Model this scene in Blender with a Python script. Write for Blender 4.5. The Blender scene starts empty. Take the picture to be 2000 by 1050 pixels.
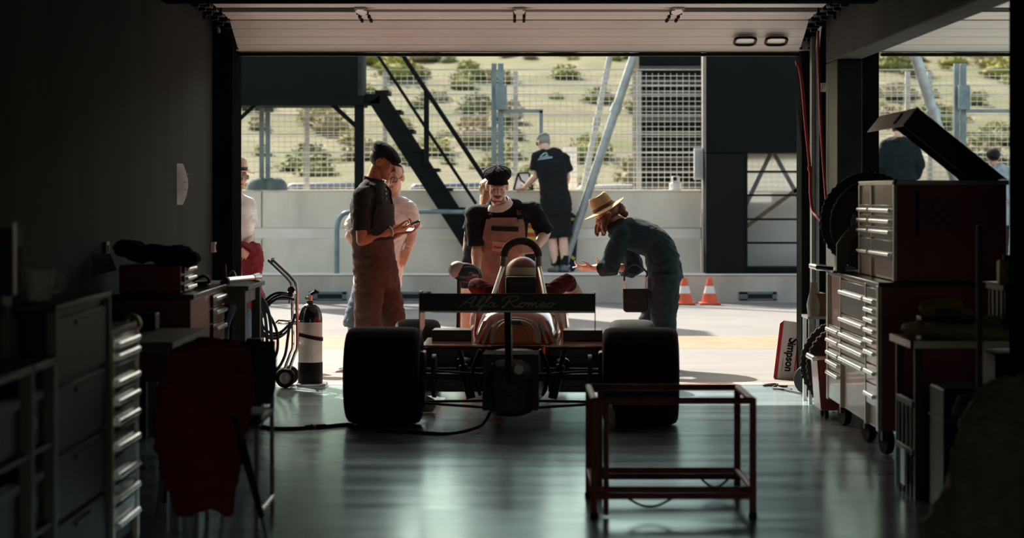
import bpy, bmesh, math, random
from mathutils import Vector, Matrix, noise
V = Vector
scene = bpy.context.scene
COL = scene.collection
random.seed(7)
EYE = 1.475          # camera height
FPX = 4500.0         # focal length in pixels of the 2000 px wide frame
YH = 380.0           # row of the horizon

# ------------------------------------------------------------------ camera
cam_d = bpy.data.cameras.new('camera'); cam = bpy.data.objects.new('camera', cam_d); COL.objects.link(cam)
cam.location = (0, 0, EYE); cam.rotation_euler = (math.pi/2, 0, 0)
cam_d.sensor_width = 36; cam_d.lens = FPX/2000*36
cam_d.shift_y = -(525-YH)/2000
cam_d.clip_end = 400
cam_d.dof.use_dof = True; cam_d.dof.focus_distance = 18.2; cam_d.dof.aperture_fstop = 2.6
scene.camera = cam

# ------------------------------------------------------------------ sky, sun, exposure
world = bpy.data.worlds.new('world'); scene.world = world; world.use_nodes = True
wn = world.node_tree.nodes; wl = world.node_tree.links
sky = wn.new('ShaderNodeTexSky'); sky.sky_type = 'NISHITA'; sky.sun_disc = False
sky.sun_elevation = math.radians(38); sky.sun_rotation = math.radians(-29)
sky.air_density = 1.0; sky.dust_density = 1.6; sky.ozone_density = 1.2
wn['Background'].inputs['Strength'].default_value = 0.34
tint = wn.new('ShaderNodeMixRGB'); tint.blend_type = 'MULTIPLY'; tint.inputs[0].default_value = 1; tint.inputs[2].default_value = (1.16, 1.0, .74, 1)
wl.new(sky.outputs[0], tint.inputs[1]); wl.new(tint.outputs[0], wn['Background'].inputs['Color'])
sun_d = bpy.data.lights.new('sun', 'SUN'); sun = bpy.data.objects.new('sun', sun_d); COL.objects.link(sun)
sun_d.energy = 9.2; sun_d.angle = 0.0093; sun_d.color = (1.0, 0.93, 0.84)
SUN_DIR = V((0.55, -1.0, -1.0)).normalized()
sun.rotation_euler = SUN_DIR.to_track_quat('-Z', 'Y').to_euler(); sun.location = (-8, 40, 14)
scene.view_settings.view_transform = 'Standard'; scene.view_settings.look = 'None'
scene.view_settings.gamma = 1.0; scene.view_settings.exposure = 0.25
scene.view_settings.use_curve_mapping = False

def P(px, py, Y):
    """point at depth Y that is seen at pixel (px, py)"""
    return V(((px-1000)*Y/FPX, Y, EYE-(py-YH)*Y/FPX))

# ------------------------------------------------------------------ materials
MATS = {}
def mk(name, col, rough=.5, metal=0., var=.12, scale=6., bump=0., bscale=40., coat=0., spec=.5, col2=None, stretch=None, emit=None, detail=4.):
    if name in MATS: return MATS[name]
    m = bpy.data.materials.new(name); m.use_nodes = True; nt = m.node_tree; n = nt.nodes; l = nt.links
    b = n['Principled BSDF']
    tc = n.new('ShaderNodeTexCoord'); mp = n.new('ShaderNodeMapping'); l.new(tc.outputs['Object'], mp.inputs['Vector'])
    if stretch: mp.inputs['Scale'].default_value = stretch
    nz = n.new('ShaderNodeTexNoise'); nz.inputs['Scale'].default_value = scale; nz.inputs['Detail'].default_value = detail
    l.new(mp.outputs[0], nz.inputs['Vector'])
    rp = n.new('ShaderNodeValToRGB'); l.new(nz.outputs['Fac'], rp.inputs['Fac'])
    c = V(col); c2 = V(col2) if col2 else c*(1+var)
    c1 = c if col2 else c*(1-var)
    rp.color_ramp.elements[0].position = .32; rp.color_ramp.elements[1].position = .68
    rp.color_ramp.elements[0].color = (*[min(1, x) for x in c1], 1); rp.color_ramp.elements[1].color = (*[min(1, x) for x in c2], 1)
    l.new(rp.outputs['Color'], b.inputs['Base Color'])
    b.inputs['Roughness'].default_value = rough; b.inputs['Metallic'].default_value = metal
    b.inputs['Coat Weight'].default_value = coat; b.inputs['Coat Roughness'].default_value = .04
    b.inputs['Specular IOR Level'].default_value = spec
    if bump:
        nb = n.new('ShaderNodeTexNoise'); nb.inputs['Scale'].default_value = bscale; nb.inputs['Detail'].default_value = 3
        l.new(mp.outputs[0], nb.inputs['Vector'])
        bp = n.new('ShaderNodeBump'); bp.inputs['Strength'].default_value = bump; bp.inputs['Distance'].default_value = .02
        l.new(nb.outputs['Fac'], bp.inputs['Height']); l.new(bp.outputs[0], b.inputs['Normal'])
    MATS[name] = m
    return m

# ------------------------------------------------------------------ mesh builder
def frame(d, up=V((0, 0, 1))):
    d = d.normalized()
    if abs(d.dot(up)) > .97: up = V((1, 0, 0))
    a = d.cross(up).normalized(); b = a.cross(d).normalized()
    return a, b

class MB:
    def __init__(s): s.v = []; s.f = []
    def add(s, vs, fs):
        k = len(s.v); s.v += [V(x) for x in vs]; s.f += [tuple(i+k for i in f) for f in fs]; return s
    def box(s, c, d, rot=None):
        c = V(c); R = rot if rot else Matrix.Identity(3)
        vs = [c + R @ V((x*d[0]/2, y*d[1]/2, z*d[2]/2)) for z in (-1, 1) for y in (-1, 1) for x in (-1, 1)]
        return s.add(vs, [(0, 2, 3, 1), (4, 5, 7, 6), (0, 1, 5, 4), (2, 6, 7, 3), (0, 4, 6, 2), (1, 3, 7, 5)])
    def bb(s, a, b):   # box from corner to corner
        a = V(a); b = V(b); return s.box((a+b)/2, [abs(x) for x in (b-a)])
    def loft(s, rings, caps=True, closed=False):
        n = len(rings[0]); vs = [p for r in rings for p in r]; fs = []
        m = len(rings)
        for i in range(m if closed else m-1):
            for j in range(n):
                a = i*n+j; b = i*n+(j+1) % n; c = ((i+1) % m)*n+(j+1) % n; d = ((i+1) % m)*n+j
                fs.append((a, b, c, d))
        if caps and not closed:
            fs.append(tuple(range(n-1, -1, -1))); fs.append(tuple((m-1)*n+j for j in range(n)))
        return s.add(vs, fs)
    def cyl(s, p0, p1, r0, r1=None, n=20):
        p0 = V(p0); p1 = V(p1); r1 = r0 if r1 is None else r1
        a, b = frame(p1-p0)
        ring = lambda p, r: [p + (a*math.cos(t)+b*math.sin(t))*r for t in [2*math.pi*i/n for i in range(n)]]
        return s.loft([ring(p0, r0), ring(p1, r1)])
    def bar(s, p0, p1, w, h, up=V((0, 0, 1))):
        p0 = V(p0); p1 = V(p1); a, b = frame(p1-p0, up)
        ring = lambda p: [p+a*w/2+b*h/2, p-a*w/2+b*h/2, p-a*w/2-b*h/2, p+a*w/2-b*h/2]
        return s.loft([ring(p0), ring(p1)])
    def tube(s, pts, r, n=10, closed=False):
        pts = [V(p) for p in pts]; m = len(pts); rs = r if isinstance(r, (list, tuple)) else [r]*m
        rings = []; a = None
        for i, p in enumerate(pts):
            if closed: d = pts[(i+1) % m]-pts[i-1]
            else: d = pts[min(i+1, m-1)]-pts[max(i-1, 0)]
            if d.length < 1e-9: d = V((0, 0, 1))
            d.normalize()
            if a is None: a, b = frame(d)
            else:
                a = a-d*a.dot(d)
                if a.length < 1e-6: a, b = frame(d)
                a.normalize(); b = a.cross(d).normalized()
            rings.append([p+(a*math.cos(t)+b*math.sin(t))*rs[i] for t in [2*math.pi*k/n for k in range(n)]])
        return s.loft(rings, closed=closed)
    def lathe(s, prof, c=(0, 0, 0), axis=(0, 0, 1), n=32, caps=True, closed=False):
        c = V(c); ax = V(axis).normalized(); a, b = frame(ax)
        rings = [[c+ax*z+(a*math.cos(t)+b*math.sin(t))*max(r, 1e-4) for t in [2*math.pi*i/n for i in range(n)]] for r, z in prof]
        return s.loft(rings, caps=caps, closed=closed)
    def ell(s, c, r, rot=None, nu=20, nv=12):
        c = V(c); R = rot if rot else Matrix.Identity(3); rings = []
        for i in range(nv+1):
            ph = math.pi*(i/nv); ph = min(max(ph, .02), math.pi-.02)
            rings.append([c+R @ V((r[0]*math.sin(ph)*math.cos(t), r[1]*math.sin(ph)*math.sin(t), -r[2]*math.cos(ph))) for t in [2*math.pi*k/nu for k in range(nu)]])
        return s.loft(rings)
    def cap(s, p0, r0, p1, r1=None, n=14):      # tapered capsule
        p0 = V(p0); p1 = V(p1); r1 = r0 if r1 is None else r1
        d = p1-p0
        if d.length < 1e-6: return s.ell(p0, (r0, r0, r0))
        u = d.normalized(); a, b = frame(d); rings = []
        for k in range(5):
            t = math.pi/2*(1-k/4.); t = min(t, 1.5)
            rings.append((p0-u*r0*math.sin(t), r0*math.cos(t)))
        for k in range(5):
            t = math.pi/2*(k/4.); t = min(t, 1.5)
            rings.append((p1+u*r1*math.sin(t), r1*math.cos(t)))
        return s.loft([[p+(a*math.cos(t)+b*math.sin(t))*r for t in [2*math.pi*i/n for i in range(n)]] for p, r in rings])
    def prism(s, poly, o, ex, ey, ez):          # polygon in (ex, ey) from o, thickness vector ez
        o = V(o); ex = V(ex); ey = V(ey); ez = V(ez)
        r0 = [o+ex*x+ey*y for x, y in poly]; r1 = [p+ez for p in r0]
        return s.loft([r0, r1])
    def tf(s, M):
        s.v = [M @ p for p in s.v]; return s
    def build(s, name, mat, parent=None, bevel=0., seg=2, smooth=35, remesh=0., sub=0, relax=0, wr=0., wscale=9., seed=0, ground=None):
        me = bpy.data.meshes.new(name); vs = s.v
        o = bpy.data.objects.new(name, me); COL.objects.link(o)
        if parent is not None:
            r = parent
            while r.parent: r = r.parent
            MI = rootm(r).inverted(); vs = [MI @ p for p in vs]
            o.parent = parent
        me.from_pydata([tuple(p) for p in vs], [], s.f); me.update()
        if remesh:
            md = o.modifiers.new('r', 'REMESH'); md.mode = 'VOXEL'; md.voxel_size = remesh; md.use_smooth_shade = True
            if relax:
                ms = o.modifiers.new('s', 'SMOOTH'); ms.iterations = relax; ms.factor = .5
            dg = bpy.context.evaluated_depsgraph_get(); ev = o.evaluated_get(dg)
            me2 = bpy.data.meshes.new_from_object(ev); o.modifiers.clear(); o.data = me2; bpy.data.meshes.remove(me); me = me2; me.name = name
        else:
            bm = bmesh.new(); bm.from_mesh(me); bmesh.ops.recalc_face_normals(bm, faces=bm.faces); bm.to_mesh(me); bm.free()
        if wr:
            me.update(); ns = [v.normal.copy() for v in me.vertices]
            for v, nn in zip(me.vertices, ns):
                p = v.co*wscale + V((seed*3.1, seed*1.7, seed))
                q = V((p.x+.8*noise.noise(p*.5), p.y, p.z*1.9+1.1*noise.noise(p*.7+V((5, 5, 5)))))
                v.co += nn*wr*(1.2*abs(noise.noise(q))-.35+.5*noise.noise(q*2.1))
        me.materials.clear(); me.materials.append(mat)
        me.polygons.foreach_set('use_smooth', [smooth > 0]*len(me.polygons))
        if smooth and not remesh and smooth < 180: me.set_sharp_from_angle(angle=math.radians(smooth))
        if parent is None:
            xs = [v.co for v in me.vertices]
            lo = V([min(c[i] for c in xs) for i in range(3)]); hi = V([max(c[i] for c in xs) for i in range(3)])
            org = V(((lo.x+hi.x)/2, (lo.y+hi.y)/2, lo.z)); me.transform(Matrix.Translation(-org)); o.location = org
            RM[o.name] = Matrix.Translation(org)
        if bevel:
            md = o.modifiers.new('bevel', 'BEVEL'); md.width = bevel; md.segments = seg; md.limit_method = 'ANGLE'; md.angle_limit = math.radians(40)
        if sub:
            md = o.modifiers.new('sub', 'SUBSURF'); md.levels = sub; md.render_levels = sub
        me.update()
        return o
RM = {}
def rootm(r): return RM.get(r.name, Matrix.Identity(4))
def tag(o, label, cat, group=None, kind=None):
    o['label'] = label; o['category'] = cat
    if group: o['group'] = group
    if kind: o['kind'] = kind
    return o
def thing(name, label, cat, loc=(0, 0, 0), rz=0., group=None):
    o = bpy.data.objects.new(name, None); COL.objects.link(o); o.empty_display_size = .1
    o.location = loc; o.rotation_euler = (0, 0, rz)
    RM[o.name] = Matrix.Translation(V(loc)) @ Matrix.Rotation(rz, 4, 'Z')
    return tag(o, label, cat, group)
def struct(o):
    o['kind'] = 'structure'; return o
def dup(root, loc, rz=0., label=None):
    def cp(o, par):
        c = o.copy(); COL.objects.link(c); c.parent = par
        for ch in list(o.children): cp(ch, c)
        return c
    r = cp(root, None); r.location = loc; r.rotation_euler = (0, 0, rz)
    if label: r['label'] = label
    return r
def spline(pts, k=8):                            # Catmull-Rom
    pts = [V(p) for p in pts]; out = []
    for i in range(len(pts)-1):
        p0 = pts[max(i-1, 0)]; p1 = pts[i]; p2 = pts[i+1]; p3 = pts[min(i+2, len(pts)-1)]
        for j in range(k):
            t = j/k
            out.append(.5*((2*p1)+(p2-p0)*t+(2*p0-5*p1+4*p2-p3)*t*t+(3*p1-p0-3*p2+p3)*t*t*t))
    out.append(pts[-1]); return out
def rrect(w, h, r, n=5):
    out = []
    for cx, cy, a0 in ((w/2-r, h/2-r, 0), (-w/2+r, h/2-r, 90), (-w/2+r, -h/2+r, 180), (w/2-r, -h/2+r, 270)):
        for i in range(n+1):
            a = math.radians(a0+90*i/n); out.append((cx+r*math.cos(a), cy+r*math.sin(a)))
    return out
def lettering(name, txt, size, M, mat, parent, ext=.002, shear=0., bold=0., width=1.):
    cu = bpy.data.curves.new(name, 'FONT'); cu.body = txt; cu.size = size; cu.extrude = ext; cu.shear = shear; cu.offset = bold
    cu.align_x = 'CENTER'; cu.align_y = 'CENTER'
    t = bpy.data.objects.new(name, cu); COL.objects.link(t)
    dg = bpy.context.evaluated_depsgraph_get(); me = bpy.data.meshes.new_from_object(t.evaluated_get(dg))
    bpy.data.objects.remove(t); bpy.data.curves.remove(cu)
    me.transform(Matrix.Diagonal((width, 1, 1, 1)))
    b = MB(); b.v = [M @ v.co for v in me.vertices]; b.f = [tuple(p.vertices) for p in me.polygons]
    bpy.data.meshes.remove(me)
    return b.build(name, mat, parent, smooth=0)

# shared materials
m_steel = mk('galvanised_steel', (.36, .40, .40), .45, .6, var=.2, scale=9)
m_chrome = mk('chrome', (.75, .75, .74), .16, 1., var=.05)
m_alu = mk('brushed_aluminium', (.62, .62, .60), .3, 1., var=.08, scale=20, stretch=(1, 1, 12))
m_black = mk('black_plastic', (.007, .007, .0075), .5, var=.2, spec=.2)
m_rubber = mk('rubber', (.010, .010, .011), .85, var=.3, scale=14, bump=.08, bscale=120, spec=.2)
m_darksteel = mk('dark_painted_steel', (.016, .018, .019), .55, var=.2, scale=5)
m_white = mk('white_paint', (.78, .76, .72), .4, var=.06)
# ================================================================== SETTING
def floor_material():
    m = mk('epoxy_floor', (.32, .385, .405), .2, var=.22, scale=1.3, stretch=(1, 2.2, 1), spec=.5)
    nt = m.node_tree; n = nt.nodes; l = nt.links; b = n['Principled BSDF']
    tc = n.new('ShaderNodeTexCoord'); mp = n.new('ShaderNodeMapping'); mp.inputs['Scale'].default_value = (.5, 4.2, 1)
    l.new(tc.outputs['Object'], mp.inputs['Vector'])
    nz = n.new('ShaderNodeTexNoise'); nz.inputs['Scale'].default_value = 2.4; nz.inputs['Detail'].default_value = 5; l.new(mp.outputs[0], nz.inputs['Vector'])
    bp = n.new('ShaderNodeBump'); bp.inputs['Strength'].default_value = .035; bp.inputs['Distance'].default_value = .03
    l.new(nz.outputs['Fac'], bp.inputs['Height']); l.new(bp.outputs[0], b.inputs['Normal']); l.new(bp.outputs[0], b.inputs['Coat Normal'])
    mr = n.new('ShaderNodeMapRange'); mr.inputs['To Min'].default_value = .11; mr.inputs['To Max'].default_value = .27
    n2 = n.new('ShaderNodeTexNoise'); n2.inputs['Scale'].default_value = .9; n2.inputs['Detail'].default_value = 6; l.new(mp.outputs[0], n2.inputs['Vector'])
    l.new(n2.outputs['Fac'], mr.inputs['Value'])
    gl = n.new('ShaderNodeBsdfGlossy'); gl.inputs['Color'].default_value = (.72, .97, 1, 1); l.new(mr.outputs[0], gl.inputs['Roughness']); l.new(bp.outputs[0], gl.inputs['Normal'])
    fr = n.new('ShaderNodeFresnel'); fr.inputs['IOR'].default_value = 3.0; l.new(bp.outputs[0], fr.inputs['Normal'])
    mx = n.new('ShaderNodeMixShader'); l.new(fr.outputs[0], mx.inputs[0]); l.new(b.outputs[0], mx.inputs[1]); l.new(gl.outputs[0], mx.inputs[2])
    l.new(mx.outputs[0], n['Material Output'].inputs['Surface']); b.inputs['Roughness'].default_value = .8; b.inputs['Specular IOR Level'].default_value = 0
    return m
m_floor = floor_material()
m_wall = mk('dark_grey_wall_paint', (.036, .041, .038), .8, spec=.08, var=.25, scale=1.6, stretch=(1, 1, .25), bump=.05, bscale=60)
m_beam = mk('grey_concrete_paint', (.030, .034, .031), .75, spec=.3, var=.35, scale=3, bump=.1, bscale=30)
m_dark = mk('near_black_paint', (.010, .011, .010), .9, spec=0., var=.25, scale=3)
m_asph = mk('pale_asphalt', (.175, .168, .158), .9, col2=(.215, .208, .195), scale=1.2, bump=.3, bscale=90)
m_apron = mk('pale_concrete_apron', (.145, .141, .132), .75, col2=(.19, .184, .172), scale=1.1, stretch=(.35, 2.4, 1), bump=.15, bscale=50, detail=8)
m_orange = mk('faded_orange_paint', (.34, .135, .06), .8, col2=(.32, .19, .12), scale=2.4)
m_redline = mk('faded_red_paint', (.42, .17, .15), .7, col2=(.5, .36, .33), scale=5)
m_conc = mk('painted_concrete', (.80, .73, .60), .8, var=.12, scale=2.2, stretch=(1, 1, .5), bump=.12, bscale=30)
m_concband = mk('pale_concrete_band', (.88, .82, .72), .8, var=.06, scale=3)
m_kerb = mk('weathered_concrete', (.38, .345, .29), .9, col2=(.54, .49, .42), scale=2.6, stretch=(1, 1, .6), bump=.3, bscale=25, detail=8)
m_kerbtop = mk('sun_bright_ledge', (.82, .77, .68), .85, var=.1, scale=4)  # bright tone stands in for sunlight on the kerb ledge
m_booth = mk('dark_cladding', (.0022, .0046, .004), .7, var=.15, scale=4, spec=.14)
m_door = mk('cream_door_panel', (.93, .89, .83), .42, var=.05, scale=2, stretch=(1, 8, 8))
m_grey = mk('grey_green_paint', (.13, .155, .15), .6, var=.2, scale=6)

def S(b, name, mat, **k): return struct(b.build(name, mat, **k))
S(MB().bb((-2.3, -4, -.1), (9, 18.1, 0)), 'floor', m_floor)
S(MB().bb((-60, 18.1, -.3), (60, 140, -.004)), 'pit_lane', m_asph)
S(MB().bb((-30, 18.12, -.05), (30, 22.1, 0)), 'apron', m_apron)
S(MB().bb((-30, 22.1, -.05), (30, 24.05, .001)), 'painted_stripe', m_orange)
S(MB().bb((-2.15, 17.86, -.02), (2.3, 18.12, .002)), 'threshold_stripe', m_redline)
S(MB().bb((-2.5, -4, -.1), (-2.3, 17.70, 3.35)), 'wall_left', m_wall)
m_lightwall = mk('light_grey_wall_paint', (.16, .17, .165), .7)
S(MB().bb((9, -4, -.1), (9.2, 18.3, 3.35)), 'wall_right', m_lightwall)
S(MB().bb((-2.5, -4.2, 1.7), (9.2, -4, 3.35)).bb((-2.5, -4.2, -.1), (-2.0, -4, 1.7)).bb((2.2, -4.2, -.1), (9.2, -4, 1.7)), 'wall_back', m_wall)  # unseen gap in the rear wall, added to let fill daylight in
S(MB().bb((-40, -60, -.2), (40, -4.0, -.01)), 'rear_bounce_ground', m_asph)  # unseen ground added behind the rear gap to bounce daylight inside
S(MB().bb((-2.5, -4.2, 3.35), (9.2, 18.3, 3.55)), 'ceiling', m_dark)
S(MB().bb((-14, 18.1, -.1), (-2.155, 18.34, 4.3)).bb((-2.46, 17.74, 0), (-2.155, 18.1, 3.3)), 'wall_facade', m_dark)
S(MB().bb((2.265, 18.02, 0), (2.87, 18.34, 4.3)).bb((7.6, 18.1, 0), (16, 18.34, 4.3)), 'wall_front', m_dark)
S(MB().bb((-2.155, 18.2, 2.86), (2.265, 18.34, 4.3)).bb((2.87, 18.2, 2.86), (7.6, 18.34, 4.3)), 'door_header', m_dark)
S(MB().bb((-14, 18.34, 4.0), (16, 20.15, 4.3)), 'canopy', mk('bounce_soffit_paint', (.72, .71, .68), .7))  # unseen overhang added to set the indoor sun line; soffit paled for bounce
S(MB().bb((-2.3, 15.05, 2.741), (2.4, 15.3, 3.35)), 'ceiling_beam', m_dark, bevel=.01)
S(MB().bb((2.4, -4, 2.476), (2.59, 17.62, 3.35)), 'partition_beam', m_beam, bevel=.012)
S(MB().bb((2.4, 17.0, 0), (2.585, 17.62, 2.476)), 'column', m_beam, bevel=.01)
S(MB().bb((2.4, 10.6, 0), (2.66, 11.13, 2.476)), 'column', m_dark, bevel=.01)

# ---- the two raised sectional doors
def sectional_door(name, label, x0, x1, handles):
    t = thing(name, label, 'garage door', ((x0+x1)/2, 18.1, 2.58))
    a = V((0, 18.10, 2.59)); b_ = V((0, 17.5, 2.797)); n = 4
    mb = MB()
    d = (b_-a); L = d.length; u = d/L; nor = V((0, -u.z, u.y))
    for i in range(n):
        p0 = a+u*(L*i/n+.002); p1 = a+u*(L*(i+1)/n-.0025)
        mb.prism([(0, 0), (x1-x0, 0), (x1-x0, 1), (0, 1)], V((x0, 0, 0))+p0, (1, 0, 0), p1-p0, -nor*.036)
    mb.prism([(0.01, 0), (x1-x0-.01, 0), (x1-x0-.01, 1), (0.01, 1)], V((x0, 0, 0))+a-nor*.012, (1, 0, 0), b_-a, -nor*.02)
    mb.build('bottom_section', m_door, t, bevel=.002)
    MB().bb((x0, 18.075, 2.562), (x1, 18.13, 2.588)).build('bottom_seal', m_black, t, bevel=.005)
    mb = MB(); a2 = V((0, 17.485, 2.803)); e = V((0, 15.38, 2.885)); d = e-a2; L = d.length; u = d/L; nor = V((0, -u.z, u.y))
    cuts = [(0, .28), (.285, .48), (.76, 1.0), (1.006, 1.36), (1.366, 1.72), (1.726, 2.105)]
    for p, q in cuts:
        mb.prism([(0, 0), (x1-x0, 0), (x1-x0, 1), (0, 1)], V((x0, 0, 0))+a2+u*p, (1, 0, 0), u*(q-p-.004), -nor*.036)
    mb.build('upper_section', m_door, t, bevel=.002)
    g = MB(); s0 = a2+u*.48-nor*.03; s1 = a2+u*.76-nor*.03      # dark gap with the stiffening rail that bows into it
    g.prism([(0, 0), (x1-x0, 0), (x1-x0, 1), (0, 1)], V((x0, 0, 0))+s0, (1, 0, 0), s1-s0, -nor*.01)
    g.build('gap_strip', m_black, t)
    xs = [x0+(x1-x0)*f for f in (0, .237, .5, .762, 1.0)]
    for i in range(1, 3):
        r = MB(); poly = [(x, .04+.22*abs(math.sin(math.pi*(x-xs[i])/(xs[i+1]-xs[i])))**.8) for x in [xs[i]+(xs[i+1]-xs[i])*k/14 for k in range(15)]]
        poly = [(xs[i], 0)]+poly+[(xs[i+1], 0)]
        r.prism(poly, s0+nor*.012, (1, 0, 0), u, -nor*.012); r.build('stiffener', m_door, t)
    for i in (1, 2, 3):
        h = MB(); c = a2+u*.50+V((xs[i], 0, 0))
        h.prism([(-.035, 0), (.035, 0), (.045, .34), (-.045, .34)], c+nor*.004-u*.05, (1, 0, 0), u, nor*.014)
        ho = h.build('hinge', m_alu, t, bevel=.003)
        bo = MB()
        for q in (-.50, -.42, -.27, -.20, 0.0, .26):
            for sx in (-.035, .035):
                bo.cyl(c+u*q+V((sx, 0, 0)), c+u*q+V((sx, 0, 0))+nor*.022, .011, n=8)
        bo.build('bolt', m_black, ho)
    for hx in handles:
        c = V((hx, 17.80, 2.687)); d1 = V((0, -.6, .207)).normalized(); n1 = V((0, -d1.z, d1.y))
        ring = [c+n1*.03+V((1, 0, 0))*x+d1*y for x, y in rrect(.16, .15, .045)]
        h = MB().tube(ring, .011, 8, closed=True).build('grip', m_black, t)
        MB().prism(rrect(.13, .11, .03), c+n1*.006, (1, 0, 0), d1, n1*.02).build('grip_plate', m_alu, h)
    return t
sectional_door('sectional_door', 'wide raised cream sectional door panel above the racing car with two black grips', -2.145, 2.255, (1.80, 2.04))
sectional_door('sectional_door', 'raised cream sectional door of the neighbouring bay at upper right', 2.90, 7.55, ())

def door_track(sx, x, label):
    t = thing('door_track', label, 'door track', (x, 17.85, 0))
    path = [V((x, 17.86, 0)), V((x, 17.86, 1.2)), V((x, 17.86, 2.45))] + [V((x, 17.86-.42*(1-math.cos(a)), 2.45+.42*math.sin(a))) for a in [math.pi/2*k/8 for k in range(1, 9)]] + [V((x, 16.6, 2.872)), V((x, 15.36, 2.875))]
    MB().tube(path, .017, 8).build('rail', m_steel, t)
    MB().bb((x-.02, 17.84, 0), (x-.045, 17.95, 2.7)).build('guide_plate', m_grey, t)
    for k, (y, z) in enumerate([(17.95, 2.74), (17.72, 2.80), (17.45, 2.83), (17.15, 2.85), (16.8, 2.86), (16.45, 2.86), (16.1, 2.86), (15.75, 2.86)]):
        b = MB().bb((x+sx*.01, y-.09, z-.05), (x+sx*.11, y+.09, z+.03)).bb((x+sx*.02, y-.03, z-.075), (x+sx*.07, y+.03, z-.03))
        br = b.build('roller_bracket', m_black, t, bevel=.006)
        MB().cyl((x-sx*.02, y, z-.02), (x+sx*.12, y, z-.02), .022, n=12).build('roller', m_darksteel, br)
    b = MB().bb((x+sx*.03, 18.0, 2.60), (x+sx*.12, 18.06, 2.68)).build('end_plate', m_alu, t, bevel=.004)
    k = MB()
    for dx in (.045, .105):
        for z in (2.62, 2.66): k.cyl((x+sx*dx, 18.0, z), (x+sx*dx, 17.985, z), .009, n=8)
    k.build('bolt', m_black, b)
    for y in (17.6, 16.9): MB().bb((x-.012, y-.015, 2.76), (x+.012, y+.015, 3.35)).build('hanger', m_darksteel, t)
    MB().cyl((x+sx*.10, 17.92, 2.71), (x+sx*.17, 17.92, 2.71), .012, n=10).ell((x+sx*.18, 17.92, 2.71), (.02, .02, .02)).build('latch', m_black, t)
    return t
door_track(1, -2.255, 'steel door track with black rollers at the left jamb')
door_track(-1, 2.365, 'steel door track with black rollers at the right jamb')

# ================================================================== OUTSIDE
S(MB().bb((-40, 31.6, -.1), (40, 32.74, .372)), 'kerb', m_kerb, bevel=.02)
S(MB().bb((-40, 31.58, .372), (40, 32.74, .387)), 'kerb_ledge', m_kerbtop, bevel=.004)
w = MB(); xj = [(-22, -11.3), (-11.28, -6.9), (-6.88, -3.56), (-3.54, -.2), (-.18, 2.68), (2.7, 6.4), (6.42, 10), (10.02, 22)]
for x0, x1 in xj: w.bb((x0, 32.7, .38), (x1, 32.95, .85)); w.bb((x0, 32.7, 1.005), (x1, 32.95, 1.52))
S(w, 'wall_pit', m_conc, bevel=.006)
w = MB()
for x0, x1 in xj: w.bb((x0-.01, 32.715, .855), (x1+.01, 32.93, 1.0))
S(w, 'wall_pit_band', m_concband, bevel=.004)
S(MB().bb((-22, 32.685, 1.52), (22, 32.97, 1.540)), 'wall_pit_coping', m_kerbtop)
m_slot = mk('drain_shadow', (.01, .01, .01), .9)
m_teal = mk('grey_blue_frame', (.11, .15, .16), .6, var=.2)
first = None
for k, px in enumerate((300, 640, 805, 1010, 1480, 1800)):
    x = P(px, 0, 31.6).x
    t = thing('drain_outlet', '', 'drain', (x, 31.6, .02), 0, 'drain outlets in the kerb face')
    z0, z1 = .03, .145
    fr = MB().bb((x-.26, 31.575, z0), (x+.26, 31.6, z0+.02)).bb((x-.26, 31.575, z1-.035), (x+.26, 31.6, z1)).bb((x-.26, 31.575, z0), (x-.14, 31.6, z1)).bb((x+.2, 31.575, z0), (x+.26, 31.6, z1))
    fr.build('frame', m_teal, t, bevel=.004)
    MB().bb((x-.15, 31.585, z0+.01), (x+.21, 31.602, z1-.02)).build('slot', m_slot, t)
    t['label'] = ['drain outlet in the kerb hidden behind the left workbench', 'grey drain outlet in the kerb beside the standing man with phone', 'grey drain outlet in the kerb just left of the black rear wing',
                  'drain outlet in the kerb behind the racing car cockpit', 'drain outlet in the kerb near the traffic cones', 'drain outlet in the kerb behind the red tool cabinets'][k]
# ---- booth over the pit wall, its stair
t = thing('raised_booth', 'dark raised booth with braced legs above the pit wall', 'booth', (-3.0, 32, .387))
RMx = t
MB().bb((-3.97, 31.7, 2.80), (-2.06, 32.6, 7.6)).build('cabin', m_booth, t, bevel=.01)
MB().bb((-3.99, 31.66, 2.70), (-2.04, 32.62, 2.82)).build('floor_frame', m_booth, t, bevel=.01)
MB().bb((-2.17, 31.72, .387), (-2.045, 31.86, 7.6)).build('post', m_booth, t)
MB().bb((-3.96, 31.72, .387), (-3.84, 31.86, 2.75)).build('post', m_booth, t)
MB().bar(P(648, 203, 31.8), P(697, 248, 31.8), .06, .06).build('brace', m_booth, t)
MB().bar(P(500, 203, 31.8), P(462, 238, 31.8), .05, .05).build('brace', m_booth, t)
MB().bb((-2.12, 31.70, 2.84), (-2.03, 31.74, 7.6)).build('corner_trim', m_darksteel, t)
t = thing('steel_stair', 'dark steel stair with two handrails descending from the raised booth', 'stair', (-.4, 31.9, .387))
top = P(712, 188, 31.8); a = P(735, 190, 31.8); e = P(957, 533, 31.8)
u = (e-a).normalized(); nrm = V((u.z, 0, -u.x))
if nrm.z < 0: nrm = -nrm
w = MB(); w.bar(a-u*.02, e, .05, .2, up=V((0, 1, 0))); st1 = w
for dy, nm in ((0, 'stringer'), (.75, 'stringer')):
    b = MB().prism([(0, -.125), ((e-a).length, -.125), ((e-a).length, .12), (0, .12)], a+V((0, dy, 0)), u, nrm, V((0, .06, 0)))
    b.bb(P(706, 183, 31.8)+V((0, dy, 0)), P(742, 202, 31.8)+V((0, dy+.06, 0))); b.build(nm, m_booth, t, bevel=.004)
nst = 9; L = (e-a).length
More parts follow.
